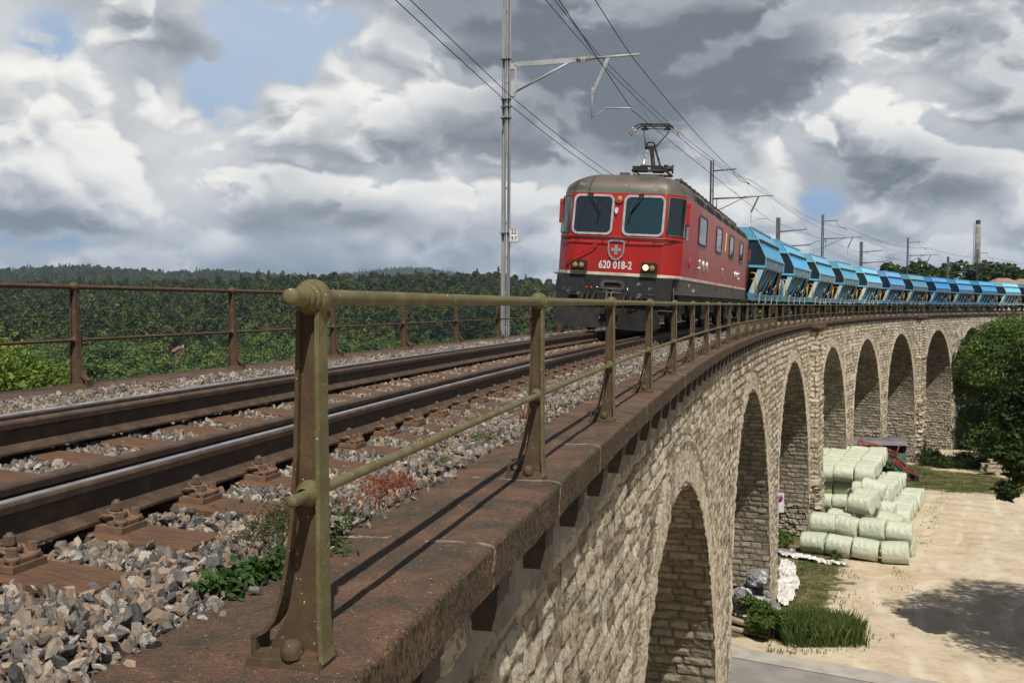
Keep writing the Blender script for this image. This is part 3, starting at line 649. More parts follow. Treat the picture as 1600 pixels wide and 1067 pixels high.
# ---------------------------------------------------------------- track
M['rust'] = mat('rusty_rail', (.060, .040, .028), .62, c2=(.105, .066, .040), scale=9, c3=(.05, .034, .026), s3=40, bump=.25, bs=90, spec=.35)
M['railtop'] = mat('polished_rail', (.40, .39, .39), .20, 1.0, c2=(.22, .20, .18), scale=4, stretch=(1, 1, 1))
M['wood'] = mat('sleeper_wood', (.15, .072, .034), .85, c2=(.08, .046, .027), scale=5, c3=(.24, .13, .065), s3=26, lo3=.55, hi3=.7, bump=.6, bs=26, stretch=(1, 7, 3))
M['iron'] = mat('rusty_iron', (.115, .075, .05), .7, c2=(.18, .105, .06), scale=14, c3=(.06, .045, .035), s3=60, bump=.3, bs=120)
trk = thing('railway_track', 'single railway track on wooden sleepers with inner guard rails', 'railway track')
railprof = [(-.075, -.172), (.075, -.172), (.075, -.160), (.03, -.146), (.0085, -.128), (.0085, -.052), (.034, -.040), (.036, -.012), (.030, -.003), (.018, 0), (-.018, 0), (-.030, -.003), (-.036, -.012), (-.034, -.040), (-.0085, -.052), (-.0085, -.128), (-.03, -.146), (-.075, -.160)]
def rail(name, off, a0, a1, top, dz_=0.0):
    aa = np.concatenate([np.arange(a0, 40, .25), np.arange(40, a1, 1.5)]); pr = np.array(railprof + [railprof[0]])
    Ag, Kg = np.meshgrid(aa, np.arange(len(pr)), indexing='ij'); p = PN(Ag, off + pr[Kg, 0], zrail(off) + pr[Kg, 1] + dz_ + .0565 * pr[Kg, 0])
    F = grid(*Ag.shape); mi = np.zeros(len(F), int)
    if top: k = np.tile(np.arange(len(pr) - 1), len(aa) - 1); mi[(k >= 8) & (k <= 10)] = 1 if off > 2 else 0; mi[(k >= 8) & (k <= 9)] = 1
    o = npmesh(name, p.reshape(-1, 3), F, [M['rust'], M['railtop']], trk, mi=mi); return o
rail('rail', 1.39, -8, 330, True); rail('rail', 2.897, -8, 330, True)
rail('guard_rail', 1.39 + .20, -8, 200, False, .004); rail('guard_rail', 2.897 - .20, -8, 200, False, .004)
def fast_mesh():
    mb = MB()
    mb.box((0, 0, .012), (.40, .17, .024), 0)
    for s in (-1, 1):
        mb.box((s * .155, 0, .032), (.07, .15, .018), 0)
        for y in (-.05, .05) if s > 0 else (-.05, .05):
            mb.cyl((s * .165, y, .03), (s * .165, y, .052), .028, n=10); mb.cyl((s * .165, y, .05), (s * .165, y, .082), .019, n=6, smooth=False)
        mb.box((s * .10, 0, .042), (.05, .075, .03), 0, R=Matrix.Rotation(s * .35, 3, 'Y'))
        mb.cyl((s * .108, 0, .03), (s * .108, 0, .118), .0115, n=8); mb.cyl((s * .108, 0, .076), (s * .108, 0, .108), .022, n=6, smooth=False)
        pth = [(s * .108 + .036 * math.cos(q), .034 * math.sin(q), .063 + .007 * math.sin(q * .5)) for q in np.linspace(.3, 6.0, 12)]
        mb.tube(pth, .0075, 6)
        for y in (-1, 1):
            mb.tube([(s * .055, y * .045, .035), (s * .085, y * .055, .058), (s * .125, y * .052, .064), (s * .15, y * .04, .045)], .008, 6)
    return mb
rs2 = random.Random(5); tie_v = []
def sleeper_mb(seed):
    r = random.Random(seed); mb = MB(); n = 12; xs = [-1.3 + 2.6 * i / n for i in range(n + 1)]; prof = [(-.125, -.16), (.125, -.16), (.130, -.012), (.118, 0), (-.118, 0), (-.130, -.012)]
    vs = [(x, p[0] + r.uniform(-.004, .004), p[1] + (r.uniform(-.005, .003) if p[1] > -.1 else 0)) for x in xs for p in prof]
    fs = [(i * 6 + j, i * 6 + (j + 1) % 6, (i + 1) * 6 + (j + 1) % 6, (i + 1) * 6 + j) for i in range(n) for j in range(6)] + [tuple(range(5, -1, -1)), tuple(n * 6 + j for j in range(6))]
    mb.add(vs, fs); return mb
slp = [sleeper_mb(i).build('sleeper', M['wood'], trk) for i in range(3)]; fm_ = fast_mesh().build('fastening', M['iron'], slp[0])
restS = MB()
for k in range(-6, 330):
    a = .324 + .6 * k; zc = zrail(TRK) - .198; h = head(a); R = Matrix.Rotation(-h, 4, 'Z') @ Matrix.Rotation(.0565, 4, 'Y')
    mt = Matrix.Translation(P(a, TRK, zc)) @ R
    if k < 92:
        o = slp[k + 6] if k < -3 else bpy.data.objects.new('sleeper', slp[rs2.randrange(3)].data)
        if k >= -3: C.objects.link(o); o.parent = trk
        o.matrix_local = mt
        for xo in (1.39 - TRK, 2.897 - TRK):
            f = fm_ if (k == -6 and xo < 0) else bpy.data.objects.new('fastening', fm_.data)
            if f is not fm_: C.objects.link(f)
            f.parent = o; f.location = (-xo, 0, .001)
    else: restS.box(mt.to_translation() + Vector((0, 0, -.08)), (2.6, .25, .16), R=R.to_3x3())
tag(restS.build('sleeper_row', M['wood'], trk), kind='stuff')

# ---------------------------------------------------------------- railings
def railpaint(name, base, lit, rustc):
    m_ = bpy.data.materials.new(name); m_.use_nodes = True; t = NT(m_.node_tree); t.n.clear()
    co = t.node('ShaderNodeTexCoord').outputs['Object']
    col = t.mix(t.smooth(t.noise(co, 14, 6, .7), .42, .62), base, lit)
    col = t.mix(t.smooth(t.noise(t.v('MULTIPLY', co, (1, 1, .45)), 22, 7, .74, .5), .60, .64), col, rustc)
    col = t.mix(t.smooth(t.noise(co, 75, 3, .6), .69, .71), col, (.62, .58, .48))
    b = t.node('ShaderNodeBsdfPrincipled', {'Base Color': col, 'Roughness': .68, 'Specular IOR Level': .3})
    t.put(b.inputs['Normal'], t.node('ShaderNodeBump', {'Height': t.noise(co, 90, 6, .7), 'Strength': .35, 'Distance': .004}).outputs[0])
    t.node('ShaderNodeOutputMaterial', {0: b.outputs[0]}); return m_
M['rp'] = railpaint('olive_brown_paint', (.072, .046, .026), (.095, .066, .034), (.15, .06, .03))
M['rpg'] = railpaint('weathered_olive_paint', (.108, .094, .042), (.150, .135, .064), (.20, .075, .03))
M['rpf'] = railpaint('brown_paint', (.080, .048, .030), (.11, .070, .042), (.17, .075, .04))
RH = 1.034; RM = .473; RX = .066
def post_mb(g=0):
    """x = towards the track is negative in local space; outer flange on +x"""
    mb = MB(); H = RH - .035
    mb.prism([(-.070, .035), (.088, .02), (.088, .2), (.084, H), (.038, H), (.026, .5), (.010, .24), (-.010, .14)], (0, -.010, 0), (1, 0, 0), (0, 0, 1), (0, .020, 0), 0)
    def flange(path, wd, th, mi):
        n = len(path); vs = []
        for i, (x, z) in enumerate(path):
            a_ = path[max(i - 1, 0)]; b_ = path[min(i + 1, n - 1)]; tx, tz_ = b_[0] - a_[0], b_[1] - a_[1]; l = math.hypot(tx, tz_); nx, nz = -tz_ / l * th / 2, tx / l * th / 2
            w_ = wd(i / (n - 1))
            vs += [(x - nx, -w_, z - nz), (x + nx, -w_, z + nz), (x + nx, w_, z + nz), (x - nx, w_, z - nz)]
        fs = [(i * 4 + j, i * 4 + (j + 1) % 4, (i + 1) * 4 + (j + 1) % 4, (i + 1) * 4 + j) for i in range(n - 1) for j in range(4)] + [(3, 2, 1, 0), tuple(4 * (n - 1) + j for j in range(4))]
        mb.add(vs, fs, mi)
    flange([(.108, .018), (.103, .05), (.097, .14), (.094, .45), (.090, H)], lambda u: .040 - .012 * u, .013, g)
    flange([(-.108, .080), (-.088, .086), (-.064, .100), (-.040, .130), (-.020, .19), (-.002, .28), (.016, .42), (.026, .6), (.036, H)], lambda u: .042 - .012 * u, .011, 0)
    mb.box((-.099, 0, .048), (.018, .080, .060), 0)
    mb.box((-.001, 0, .0135), (.228, .130, .027), 0, taper=.94); mb.box((.001, 0, .034), (.196, .100, .016), 0, taper=.95)
    mb.lathe([(0, .031), (.022, .032), (.036, .027), (.046, .016), (.050, .001)], (.020, -.040, .036), (0, -.12, 1), 18, 0)
    # collars round the two rails
    mb.lathe([(-.060, .024), (-.058, .031), (-.049, .034), (-.047, .029), (-.043, .029), (-.041, .040), (-.032, .043), (-.030, .038), (-.026, .038), (-.023, .047), (-.010, .051), (.010, .051), (.023, .047), (.026, .038), (.030, .038), (.032, .043), (.041, .040), (.043, .029), (.047, .029), (.049, .034), (.058, .031), (.060, .024)], (RX, 0, RH), (0, 1, 0), 28, g)
    mb.lathe([(-.052, .020), (-.044, .027), (-.034, .028), (-.030, .035), (0, .040), (.030, .035), (.034, .028), (.044, .027), (.052, .020)], (RX - .006, 0, RH * RM), (0, 1, 0), 20, g)
    return mb
def railing(name, label, off, zb, a0, n, sp, mats, bars, mir=1, rails=(-.23, 164)):
    t_ = thing(name, label, 'railing'); mb = post_mb(1)
    p0 = mb.build('post', mats, t_); 
    for k in range(n):
        a = a0 + sp * k
        o = p0 if k == 0 else bpy.data.objects.new('post', p0.data)
        if k: C.objects.link(o); o.parent = t_
        o.location = P(a - .10 * (k == 0 and mir > 0), off, zb); o.rotation_euler = (0, 0, -head(a) + (math.pi if mir < 0 else 0))
    aa = np.concatenate([[rails[0]], np.arange(math.ceil(rails[0] * 2) / 2 + .5, 30, .5), np.arange(30, rails[1], 2)])
    for nm, hh, r in (('top_rail', RH, .0245), ('middle_rail', RH * RM, .0165)):
        path = [P(a, off - mir * RX, zb + hh) for a in aa]; mb = MB(); mb.tube(path, r, 14, cap=False)
        d = (path[0] - path[1]).normalized(); mb.lathe([(-.002, r * .98), (0, r), (r * .35, r * .94), (r * .6, r * .72), (r * .72, r * .4), (r * .75, .0001)], path[0], d, 14)
        mb.build(nm, mats[1], t_)
    for b0, b1, stp in bars:
        mb = MB(); mb.tube([P(a, off - mir * RX, zb + .07) for a in np.arange(b0, b1 + .1, 1)], .011, 6); mb.build('bottom_rail', mats[0], t_)
        k = 0; bm_ = MB(); bm_.cyl((0, 0, .05), (0, 0, RH * RM), .0085, n=6); bo = bm_.build('bar', mats[1], t_)
        for i, a in enumerate(np.arange(b0 + .2, b1, stp)):
            o = bo if i == 0 else bpy.data.objects.new('bar', bo.data)
            if i: C.objects.link(o); o.parent = t_
            o.location = P(a, off - mir * RX, zb)
    return t_
railing('railing', 'olive painted cast iron railing with ball collars on the near coping', -.036, HP, 0.0, 57, 2.88, [M['rp'], M['rpg']], [(23.04, 40.3, .41)])
railing('railing', 'rust brown railing along the far side of the track above the valley', 5.386, -.8847, 5.84 - 2.95 * 4, 54, 2.95, [M['rpf'], M['rpf']], [(26.5, 44, .42)], -1, (-10, 164))

# ---------------------------------------------------------------- overhead line
M['galv'] = mat('galvanised_steel', (.44, .45, .455), .5, .1, c2=(.32, .33, .34), scale=2.2, c3=(.55, .56, .56), s3=9, stretch=(1, 1, .4))
M['dgalv'] = mat('dull_steel', (.13, .135, .14), .6, .4, c2=(.19, .19, .19), scale=3)
M['wire'] = mat('dark_wire', (.035, .033, .032), .55, .5)
M['porc'] = mat('insulator', (.36, .30, .25), .3, c2=(.28, .22, .18), scale=8)
M['white'] = mat('white_paint', (.78, .78, .76), .5, c2=(.68, .68, .65), scale=12)
M['black'] = mat('black_paint', (.018, .018, .018), .5)
MO = 5.88; ZARM = 6.40
masts = [22.6, 56.7, 95.1, 131.9, 163.8]; minor = [78.0, 111.3, 150.3]
mlab = ['galvanised twin channel mast nearest the camera, with kilometre sign and bracket arm', 'dark mast with bracket arm rising behind the roof of the red locomotive', 'mast with long bracket arm behind the third blue wagon',
        'mast with long bracket arm behind the seventh blue wagon, at the first distant tree tops', 'thin mast with bracket arm standing in front of the tall chimney']
def local(a, off, z): return Matrix.Translation(P(a, off, z)) @ Matrix.Rotation(-head(a), 4, 'Z')
def insul(mb, p0, d, L=.42, r=.055, mi=1, n=6):
    prof = [(0, .02)]
    for i in range(n):
        u = L * (i + .5) / n; prof += [(u - L / n * .35, .022), (u - L / n * .1, r), (u + L / n * .15, r * .9), (u + L / n * .3, .022)]
    prof.append((L, .02)); mb.lathe(prof, p0, d, 12, mi)
for i, am in enumerate(masts):
    near = i == 0; top = 10.2 if near else 8.8; g = M['galv'] if near else M['dgalv']
    t_ = thing('catenary_mast', mlab[i], 'mast', 'masts of the overhead line', P(am, MO, 0), -head(am))
    mb = MB()
    for x in (-.068, .078):
        w_ = .10 if x < 0 else .066
        mb.box((x, 0, (top - 3) / 2), (w_, .012, top + 3)); mb.box((x - w_ / 2 + .006, -.05, (top - 3) / 2), (.012, .10, top + 3)); mb.box((x + w_ / 2 - .006, -.05, (top - 3) / 2), (.012, .10, top + 3))
    for z_ in np.arange(-1.6, top, .95): mb.box((0, .010, z_), (.20, .010, .07))
    mb.build('pole', g, t_)
    if near:
        mb = MB()
        for z_ in (6.63, 5.55, 5.35, 5.05, 1.93): mb.box((-.01, -.06, z_), (.27, .15, .022))
        mb.build('clamp', M['dgalv'], t_)
    # bracket arm, to the track side (+x)
    La = 3.52; mb = MB()
    x0 = .22; za = ZARM + .06; zt = za
    if near:
        mb.box(((x0 + 1.9) / 2 + .15, 0, zt + .02), (1.9 - x0 + .3, .06, .13)); mb.box((x0 + .03, 0, zt - .36), (.06, .06, .75))
        mb.tube([(x0, 0, zt - .72), (1.85, 0, zt + .02)], .032, 8)
        mb.box((.16, 0, zt - .03), (.13, .10, .16)); mb.box((.16, 0, zt - .76), (.13, .10, .16))
    else:
        mb.tube([(.1, 0, zt), (2.2, 0, zt + .01)], .05, 8); mb.tube([(.1, 0, zt - .85), (1.9, 0, zt - .02)], .028, 8); mb.box((.3, 0, zt - .35), (.05, .05, .7))
    mb.tube([(2.42, 0, zt + .035), (La + .12, 0, zt + .05)], .030, 10); mb.build('bracket_arm', g, t_)
    mb = MB(); insul(mb, (2.03, 0, zt + .03), (1, 0, .02), .40, .072, 0, 6); mb.cyl((1.95, 0, zt + .03), (2.05, 0, zt + .03), .06, mi=1); mb.build('insulator', [M['porc'], M['dgalv']], t_)
    mb = MB(); mb.prism([(0, 0), (.10, 0), (-.32, -.92), (-.42, -.92)], (2.75, -.02, zt + .02), (1, 0, 0), (0, 0, 1), (0, .05, 0)); mb.cyl((2.37, 0, zt - .72), (2.37, 0, zt - 1.54), .016, n=6); mb.build('drop_bracket', g, t_)
    mb = MB(); zc = zt - 1.46
    mb.tube([(2.37, 0, zc), (2.50, 0, zc - .01), (2.72, 0, zc + .16), (2.76, 0, zc + .17)], .014, 6); mb.tube([(2.74, 0, zc + .17), (3.42, 0, zc + .13), (3.46, 0, zc + .06)], .020, 8); mb.build('steady_arm', M['galv'], t_)
    if near:
        mb = MB(); mb.box((.265, -.14, 1.86), (.26, .012, .37)); s_ = mb.build('kilometre_sign', M['white'], t_)
        mb = MB(); q = rr(.24, .35, .02); qi = rr(.225, .335, .015); mb.ring(q, qi, (.265, -.147, 1.86), (1, 0, 0), (0, 0, 1), (0, -.003, 0)); mb.build('sign_border', M['black'], s_)
        text('sign_number', '22', .155, s_, (.262, -.148, 1.945), (math.pi / 2, 0, 0), M['black'], off=.002)
        text('sign_number', '9.7', .125, s_, (.268, -.148, 1.775), (math.pi / 2, 0, 0), M['black'], off=.002)
    else:
        mb = MB(); mb.tube([(.05, 0, 8.15), (1.45, 0, 8.2)], .045, 8); mb.tube([(1.25, 0, 8.15), (1.3, 0, 7.9), (1.75, -.02, 7.45), (2.2, -.03, 7.30)], .02, 6); mb.ball((2.2, 0, 7.28), .07); mb.build('upper_bracket', g, t_)
for i, am in enumerate(minor):
    t_ = thing('feeder_post', ['short dark post with two stub arms behind the first blue wagon', 'short dark post with stub arms behind the fifth blue wagon', 'short dark post with stub arms left of the chimney'][i], 'mast', 'feeder posts', P(am, MO, 0), -head(am))
    mb = MB(); mb.box((0, 0, 2.0), (.30, .22, 10.2)); mb.build('pole', M['dgalv'], t_)
    mb = MB(); mb.tube([(.1, 0, 5.95), (2.3, 0, 6.1)], .05, 8); mb.tube([(.1, 0, 4.75), (2.6, 0, 4.85)], .055, 8); mb.tube([(2.5, 0, 4.85), (3.1, 0, 5.12), (3.2, 0, 5.14), (3.9, 0, 5.08)], .025, 6); mb.build('stub_arm', M['dgalv'], t_)
def wire(label, sup, r, name='overhead_wire', sag=.25, group=None, sag0=None):
    mb = MB(); path = []
    for (a0, o0, z0), (a1, o1, z1) in zip(sup[:-1], sup[1:]):
        p0, p1 = P(a0, o0, z0), P(a1, o1, z1); L = (p1 - p0).length
        for u in np.linspace(0, 1, 13)[:-1]: path.append(p0.lerp(p1, u) + Vector((0, 0, -(sag0 if (sag0 is not None and a0 < 0) else sag) * (L / 36) ** 2 * 4 * u * (1 - u))))
    path.append(P(*sup[-1])); mb.tube(path, r, 6); o = mb.build(name, M['wire']); tag(o, label, 'wire', group); return path
T0 = [-11.0] + masts + [198.0, 234.0]
arm_tip = MO - La + .12; ct = MO - 3.46
wire('single overhead cable running over the tips of the mast arms', [(a, arm_tip, ZARM + .10) for a in T0], .011, sag=.55)
con = [(a, ct, ZARM + .06 - 1.40) for a in T0]
cpath = wire('contact wire over the middle of the track touching the pantograph', con, .0095, sag=.02)
mes = []
for j, a in enumerate(T0):
    mes.append((a, ct + .95, ZARM + .22 if j < 2 else ZARM + 1.0))
mpath = wire('catenary cable above the contact wire with thin droppers', mes, .009, sag=.55)
mes2 = [(a, o_ + .17, z_ + .02) for a, o_, z_ in mes]
wire('second catenary cable running close beside the first', mes2, .009, sag=.62)
up = [(a, MO - .13 - .9 * (a < 0), 5.62 + .5 * (a < 0)) for a in T0]
for dz_ in (0, .20): wire(['upper', 'lower'][dz_ > 0] + ' cable of the pair fixed to the left side of the masts', [(a, o_ + .06 * (dz_ > 0), z_ - dz_) for a, o_, z_ in up], .010, sag=.95, sag0=.12)
# droppers
mb = MB(); n = min(len(cpath), len(mpath))
for j in range(1, n):
    if j % 3 == 1:
        p, q = cpath[j], mpath[j]; mb2 = MB()
        if j < 60:
            mb2.cyl(p, q, .0035, n=4); mb2.cyl(p + (q - p) * .02, p + (q - p) * .06, .012, n=6); o = mb2.build('dropper', M['wire']); tag(o, None)
            o.parent = bpy.data.objects['overhead_wire.002']
mb = MB(); d = (mpath[6] - mpath[5]).normalized(); q = P(19.6, ct + 1.35, ZARM + 1.02)
pz = P(15.6, ct + .95, 6.72) 
dd = (P(18.5, ct + .95, 6.62) - P(14.0, ct + .95, 6.95)).normalized()
insul(mb, P(16.4, ct + 1.02, 6.72), (P(18.0, ct + 1.0, 6.62) - P(16.4, ct + 1.02, 6.74)), .75, .05, 0, 9)
tag(mb.build('strain_insulator', [M['porc']], None), 'ribbed grey insulator strung in the cables at the top edge of the picture', 'insulator')

# ---------------------------------------------------------------- locomotive
def redpaint(name, c, c2, dirt):
    m_ = bpy.data.materials.new(name); m_.use_nodes = True; t = NT(m_.node_tree); t.n.clear()
    co = t.node('ShaderNodeTexCoord').outputs['Object']
    col = t.mix(t.smooth(t.noise(t.v('MULTIPLY', co, (1, 1, .35)), 1.6, 6, .6), .4, .7), c, c2)
    col = t.mix(t.m('MULTIPLY', t.smooth(t.noise(t.v('MULTIPLY', co, (3, 3, .5)), 3.0, 7, .7), .52, .75), .5), col, dirt)
    b = t.node('ShaderNodeBsdfPrincipled', {'Base Color': col, 'Roughness': t.m('ADD', .30, t.m('MULTIPLY', t.noise(co, 6, 4), .2)), 'Specular IOR Level': .45})
    t.put(b.inputs['Normal'], t.node('ShaderNodeBump', {'Height': t.noise(co, 2.2, 3, .5), 'Strength': .08, 'Distance': .02}).outputs[0])
    t.node('ShaderNodeOutputMaterial', {0: b.outputs[0]}); return m_
M['red'] = redpaint('red_paint', (.37, .016, .013), (.30, .017, .014), (.17, .025, .018))
M['redside'] = redpaint('dull_red_paint', (.40, .085, .062), (.34, .07, .052), (.20, .06, .045))  # sides get a duller, less saturated red than the ends
M['roof'] = mat('sooty_roof', (.145, .125, .10), .55, .25, c2=(.075, .062, .05), scale=1.6, c3=(.30, .27, .23), s3=3.2, lo3=.6, hi3=.74, bump=.15, bs=12)
M['skirt'] = mat('grey_skirt', (.085, .080, .070), .65, c2=(.055, .05, .045), scale=3, c3=(.14, .12, .10), s3=7, bump=.1)
M['under'] = mat('dark_running_gear', (.012, .011, .010), .7, c2=(.026, .022, .018), scale=5)
M['cream'] = mat('cream_line', (.62, .58, .50), .5, c2=(.45, .40, .33), scale=3)
M['alu'] = mat('window_frame', (.62, .62, .60), .35, .5, c2=(.45, .45, .43), scale=6)
M['chrome'] = mat('chrome', (.75, .76, .76), .18, .95)
M['glass'] = mat('dark_glass', (.015, .02, .024), .04, 0.0, spec=.9)
M['glassg'] = mat('tinted_windscreen', (.012, .035, .042), .03, 0.0, spec=.9)
M['seatgreen'] = mat('green_panel', (.12, .30, .24), .5)
M['lamp'] = mat('headlamp', (.9, .7, .35), .2, emit=((1.0, .62, .22), 3.2))
M['lampdim'] = mat('side_lamp', (.30, .20, .10), .12, c2=(.38, .22, .07), scale=30, emit=((1.0, .5, .12), .05))
M['redplain'] = mat('signal_red', (.40, .02, .015), .4)
M['copper'] = mat('copper_horn', (.50, .33, .12), .4, .6)
M['whitel'] = mat('white_lettering', (.62, .61, .58), .5)
M['shieldred'] = mat('shield_red', (.42, .02, .016), .4)
M['roofgreen'] = mat('green_line', (.05, .13, .11), .5)
LB = 17.75; A0 = 19.48; AC = A0 + LB / 2 / 1.0069
zc_ = zrail(TRK) + .0
loco = thing('locomotive', 'red electric locomotive with lit headlights and raised pantograph at the front of the train', 'locomotive', None, P(AC, TRK + .06, zc_), -head(AC), .0565)
WL = 1.475; HL = LB / 2
def planring(z, hw, yf, fx, cd, n=5):
    """outline of the body at height z; yf pulls the ends in, fx half the flat front, cd depth of the corner"""
    q = []
    y0 = -HL + yf
    cor = [(fx, y0), (fx + .06, y0 + .015)]
    for i in range(1, n):
        u = i / n; cor.append((fx + .06 + (hw - fx - .06) * (1 - (1 - u) ** 1.25), y0 + .015 + (cd - .015) * u ** 1.15))
    cor.append((hw, y0 + cd))
    right = cor; back = [(x, -y) for x, y in reversed(cor)]; left = [(-x, -y) for x, y in cor]; lf = [(-x, y) for x, y in reversed(cor)]
    mid = [(hw, y0 + cd + (-2 * (y0 + cd)) * k / 6) for k in range(1, 6)]; midl = [(-x, -y) for x, y in mid]
    return [(x, y, z) for x, y in right + mid + back + left + midl + lf]
RZ = 3.29
rings = [(1.00, WL, .05, 1.05, .50, 'skirt'), (1.36, WL, .0, 1.06, .50, 'skirt'), (1.365, WL + .012, -.012, 1.06, .50, 'cream'), (1.425, WL + .012, -.012, 1.06, .50, 'cream'), (1.43, WL, .0, 1.07, .50, 'red'),
         (2.12, WL, .02, 1.07, .50, 'red'), (2.16, WL, .03, 1.07, .50, 'red'), (3.21, WL - .015, .15, 1.05, .50, 'red'), (RZ, WL - .02, .165, 1.04, .50, 'red'), (RZ + .02, WL - .02, .17, 1.04, .5, 'rg'), (RZ + .04, WL - .03, .175, 1.03, .5, 'roof')]
for u in np.linspace(.12, 1, 9): 
    q = u * math.pi / 2; rings.append((RZ + .04 + .50 * math.sin(q), (WL - .03) - 1.05 * (1 - math.cos(q)) - .0, .175 + 1.25 * (1 - math.cos(q)) ** 1.1, 1.03 - .62 * (1 - math.cos(q)), .5 - .1 * u, 'roof'))
rp = [planring(*r_[:5]) for r_ in rings]; n = len(rp[0])
def shell(name, i0, i1, mats, mfun, cap=False):
    mb = MB(); vs = sum(rp[i0:i1 + 1], []); nn = i1 - i0 + 1
    for i in range(nn - 1):
        for j in range(n): pass
    fs = [[i * n + j, i * n + (j + 1) % n, (i + 1) * n + (j + 1) % n, (i + 1) * n + j] for i in range(nn - 1) for j in range(n)]
    mb.add(vs, fs, 0, i0 >= 10)
    mb.mi = [mfun(i0 + k // n, k % n) for k in range(len(fs))]
    if cap: mb.add(rp[i1], [list(range(n))], 0, True)
    return mb.build(name, mats, loco)
nfront = lambda j: 0 if (j < 7 or j > n - 8 or (n // 2 - 8 < j < n // 2 + 7)) else 1
shell('skirt', 0, 1, [M['skirt']], lambda i, j: 0); shell('waist_line', 1, 4, [M['cream']], lambda i, j: 0)
shell('body', 4, 8, [M['red'], M['redside']], lambda i, j: nfront(j)); shell('roof_edge', 8, 10, [M['roofgreen']], lambda i, j: 0); shell('roof', 10, len(rings) - 1, [M['roof']], lambda i, j: 0, True)
FR = Matrix.Rotation(0, 3, 'X')
def fy(z): return -HL + np.interp(z, [1.43, 2.12, 2.16, 3.21, 3.29], [0, .02, .03, .15, .165])
def fpanel(name, cx, cz, w_, h_, r, mats, out, th, parent=loco, hollow=None, mi=0):
    sl = (fy(cz + h_ / 2) - fy(cz - h_ / 2)) / h_; v_ = Vector((0, sl, 1)).normalized(); nrm = Vector((0, -1, sl)).normalized()
    o_ = Vector((cx, fy(cz), cz)) + nrm * out; mb = MB(); q = rr(w_, h_, r, 6)
    if hollow: mb.ring(q, rr(w_ - 2 * hollow, h_ - 2 * hollow, max(r - hollow * .6, .02), 6), o_, (1, 0, 0), v_, nrm * th)
    else: mb.prism(q, o_, (1, 0, 0), v_, nrm * th)
    return mb.build(name, mats, parent)
for s in (-1, 1):
    w_ = fpanel('windscreen', s * .60, 2.765, .88, .86, .10, M['glassg'] if s > 0 else M['glass'], .004, .008)
    fpanel('frame', s * .60, 2.765, .97, .95, .14, M['alu'], .0, .030, w_, .05)
    # wiper
    mb = MB(); x = s * .60 - .10
    y1 = fy(3.22) - .06
    dx2 = .24 if s < 0 else -.22; mb.tube([(x, y1, 3.23), (x + .02, y1, 3.17), (x + dx2, fy(2.8) - .05, 2.81)], .011, 6); mb.tube([(x + .05, y1, 3.21), (x + dx2 + .04, fy(2.8) - .05, 2.83)], .008, 6)
    mb.tube([(x + dx2 + .03, fy(3.0) - .045, 3.0), (x + dx2 - .03, fy(2.55) - .045, 2.58)], .010, 6); mb.box((x + .01, y1 + .02, 3.24), (.12, .05, .05)); mb.build('wiper', M['black'], loco)
    # corner window
    mb = MB()
    def cpt(u, z):
        yf = fy(z); fx = 1.06; return Vector((s * (fx + .06 + (WL - fx - .06) * (1 - (1 - u) ** 1.25)), yf + .015 + .485 * u ** 1.15, z))
    def cpanel(mb, u0, u1, z0, z1, out, mi=0, k=5):
        vs = []; us = np.linspace(u0, u1, k)
        for z in (z0, (z0 + z1) / 2, z1):
            for u in us:
                p = cpt(u, z); p.x += s * out * .75; p.y -= out * .66; vs.append(p)
        mb.add(vs, [(i * k + j, i * k + j + 1, (i + 1) * k + j + 1, (i + 1) * k + j) for i in range(2) for j in range(k - 1)], mi, False)
    cpanel(mb, .08, .92, 2.36, 3.19, .010); g_ = mb.build('corner_window', M['glass'], loco)
    mb = MB(); 
    mb.tube([cpt(u, z) + Vector((s * .01, -.01, 0)) for u, z in [(.05, 2.34), (.5, 2.34), (.95, 2.34), (.95, 2.7), (.95, 3.21), (.5, 3.21), (.05, 3.21), (.05, 2.7), (.05, 2.34)]], .014, 6); mb.build('frame', M['roofgreen'], g_)
    # mirror box and cab side window
    y_ = -HL + .62
    mb = MB(); mb.prism(rr(.10, .58, .045), (s * (WL - .01), y_ + .05, 2.88), (0, 1, 0), (0, 0, 1), (s * .11, 0, 0)); mb.box((s * (WL + .055), y_ - .005, 3.06), (.11, .01, .02)); mb.build('mirror', M['redplain'], loco)
    mb = MB(); mb.box((s * (WL - .005), -HL + .98, 2.60), (.03, .34, .62)); mb.build('cab_side_window', M['glass'], loco)
    # headlights
    hl = MB(); hl.prism(rr(.36, .24, .05), (s * .83 + .0, fy(1.56) + .02, 1.575), (1, 0, 0), (0, 0, 1), (0, -.13, 0)); h_ = hl.build('headlight', M['black'], loco)
    for i, lx in enumerate((-.075, .075)):
        mb = MB(); mb.lathe([(0, .068), (.01, .062), (.018, .03), (.02, .001)], (s * .83 + lx, fy(1.56) - .112, 1.58), (0, -1, 0), 14)
        mb.build('lens', M['lamp'] if (s > 0 and i == 0) else M['lampdim'], h_)
        mb = MB(); mb.lathe([(0, .085), (.022, .085), (.022, .068), (0, .066)], (s * .83 + lx, fy(1.56) - .112, 1.58), (0, -1, 0), 14); mb.build('rim', M['under'], h_)
    mb = MB(); mb.box((s * .83, fy(1.4) - .06, 1.43), (.38, .11, .025)); mb.build('lamp_step', M['skirt'], loco)
    # buffers
    bz = 1.06; bx = s * .875; mb = MB(); mb.cyl((bx, -HL + .05, bz), (bx, -HL - .30, bz), .115, .105, 16); mb.cyl((bx, -HL - .28, bz), (bx, -HL - .56, bz), .075, n=14)
    b_ = mb.build('buffer', M['under'], loco)
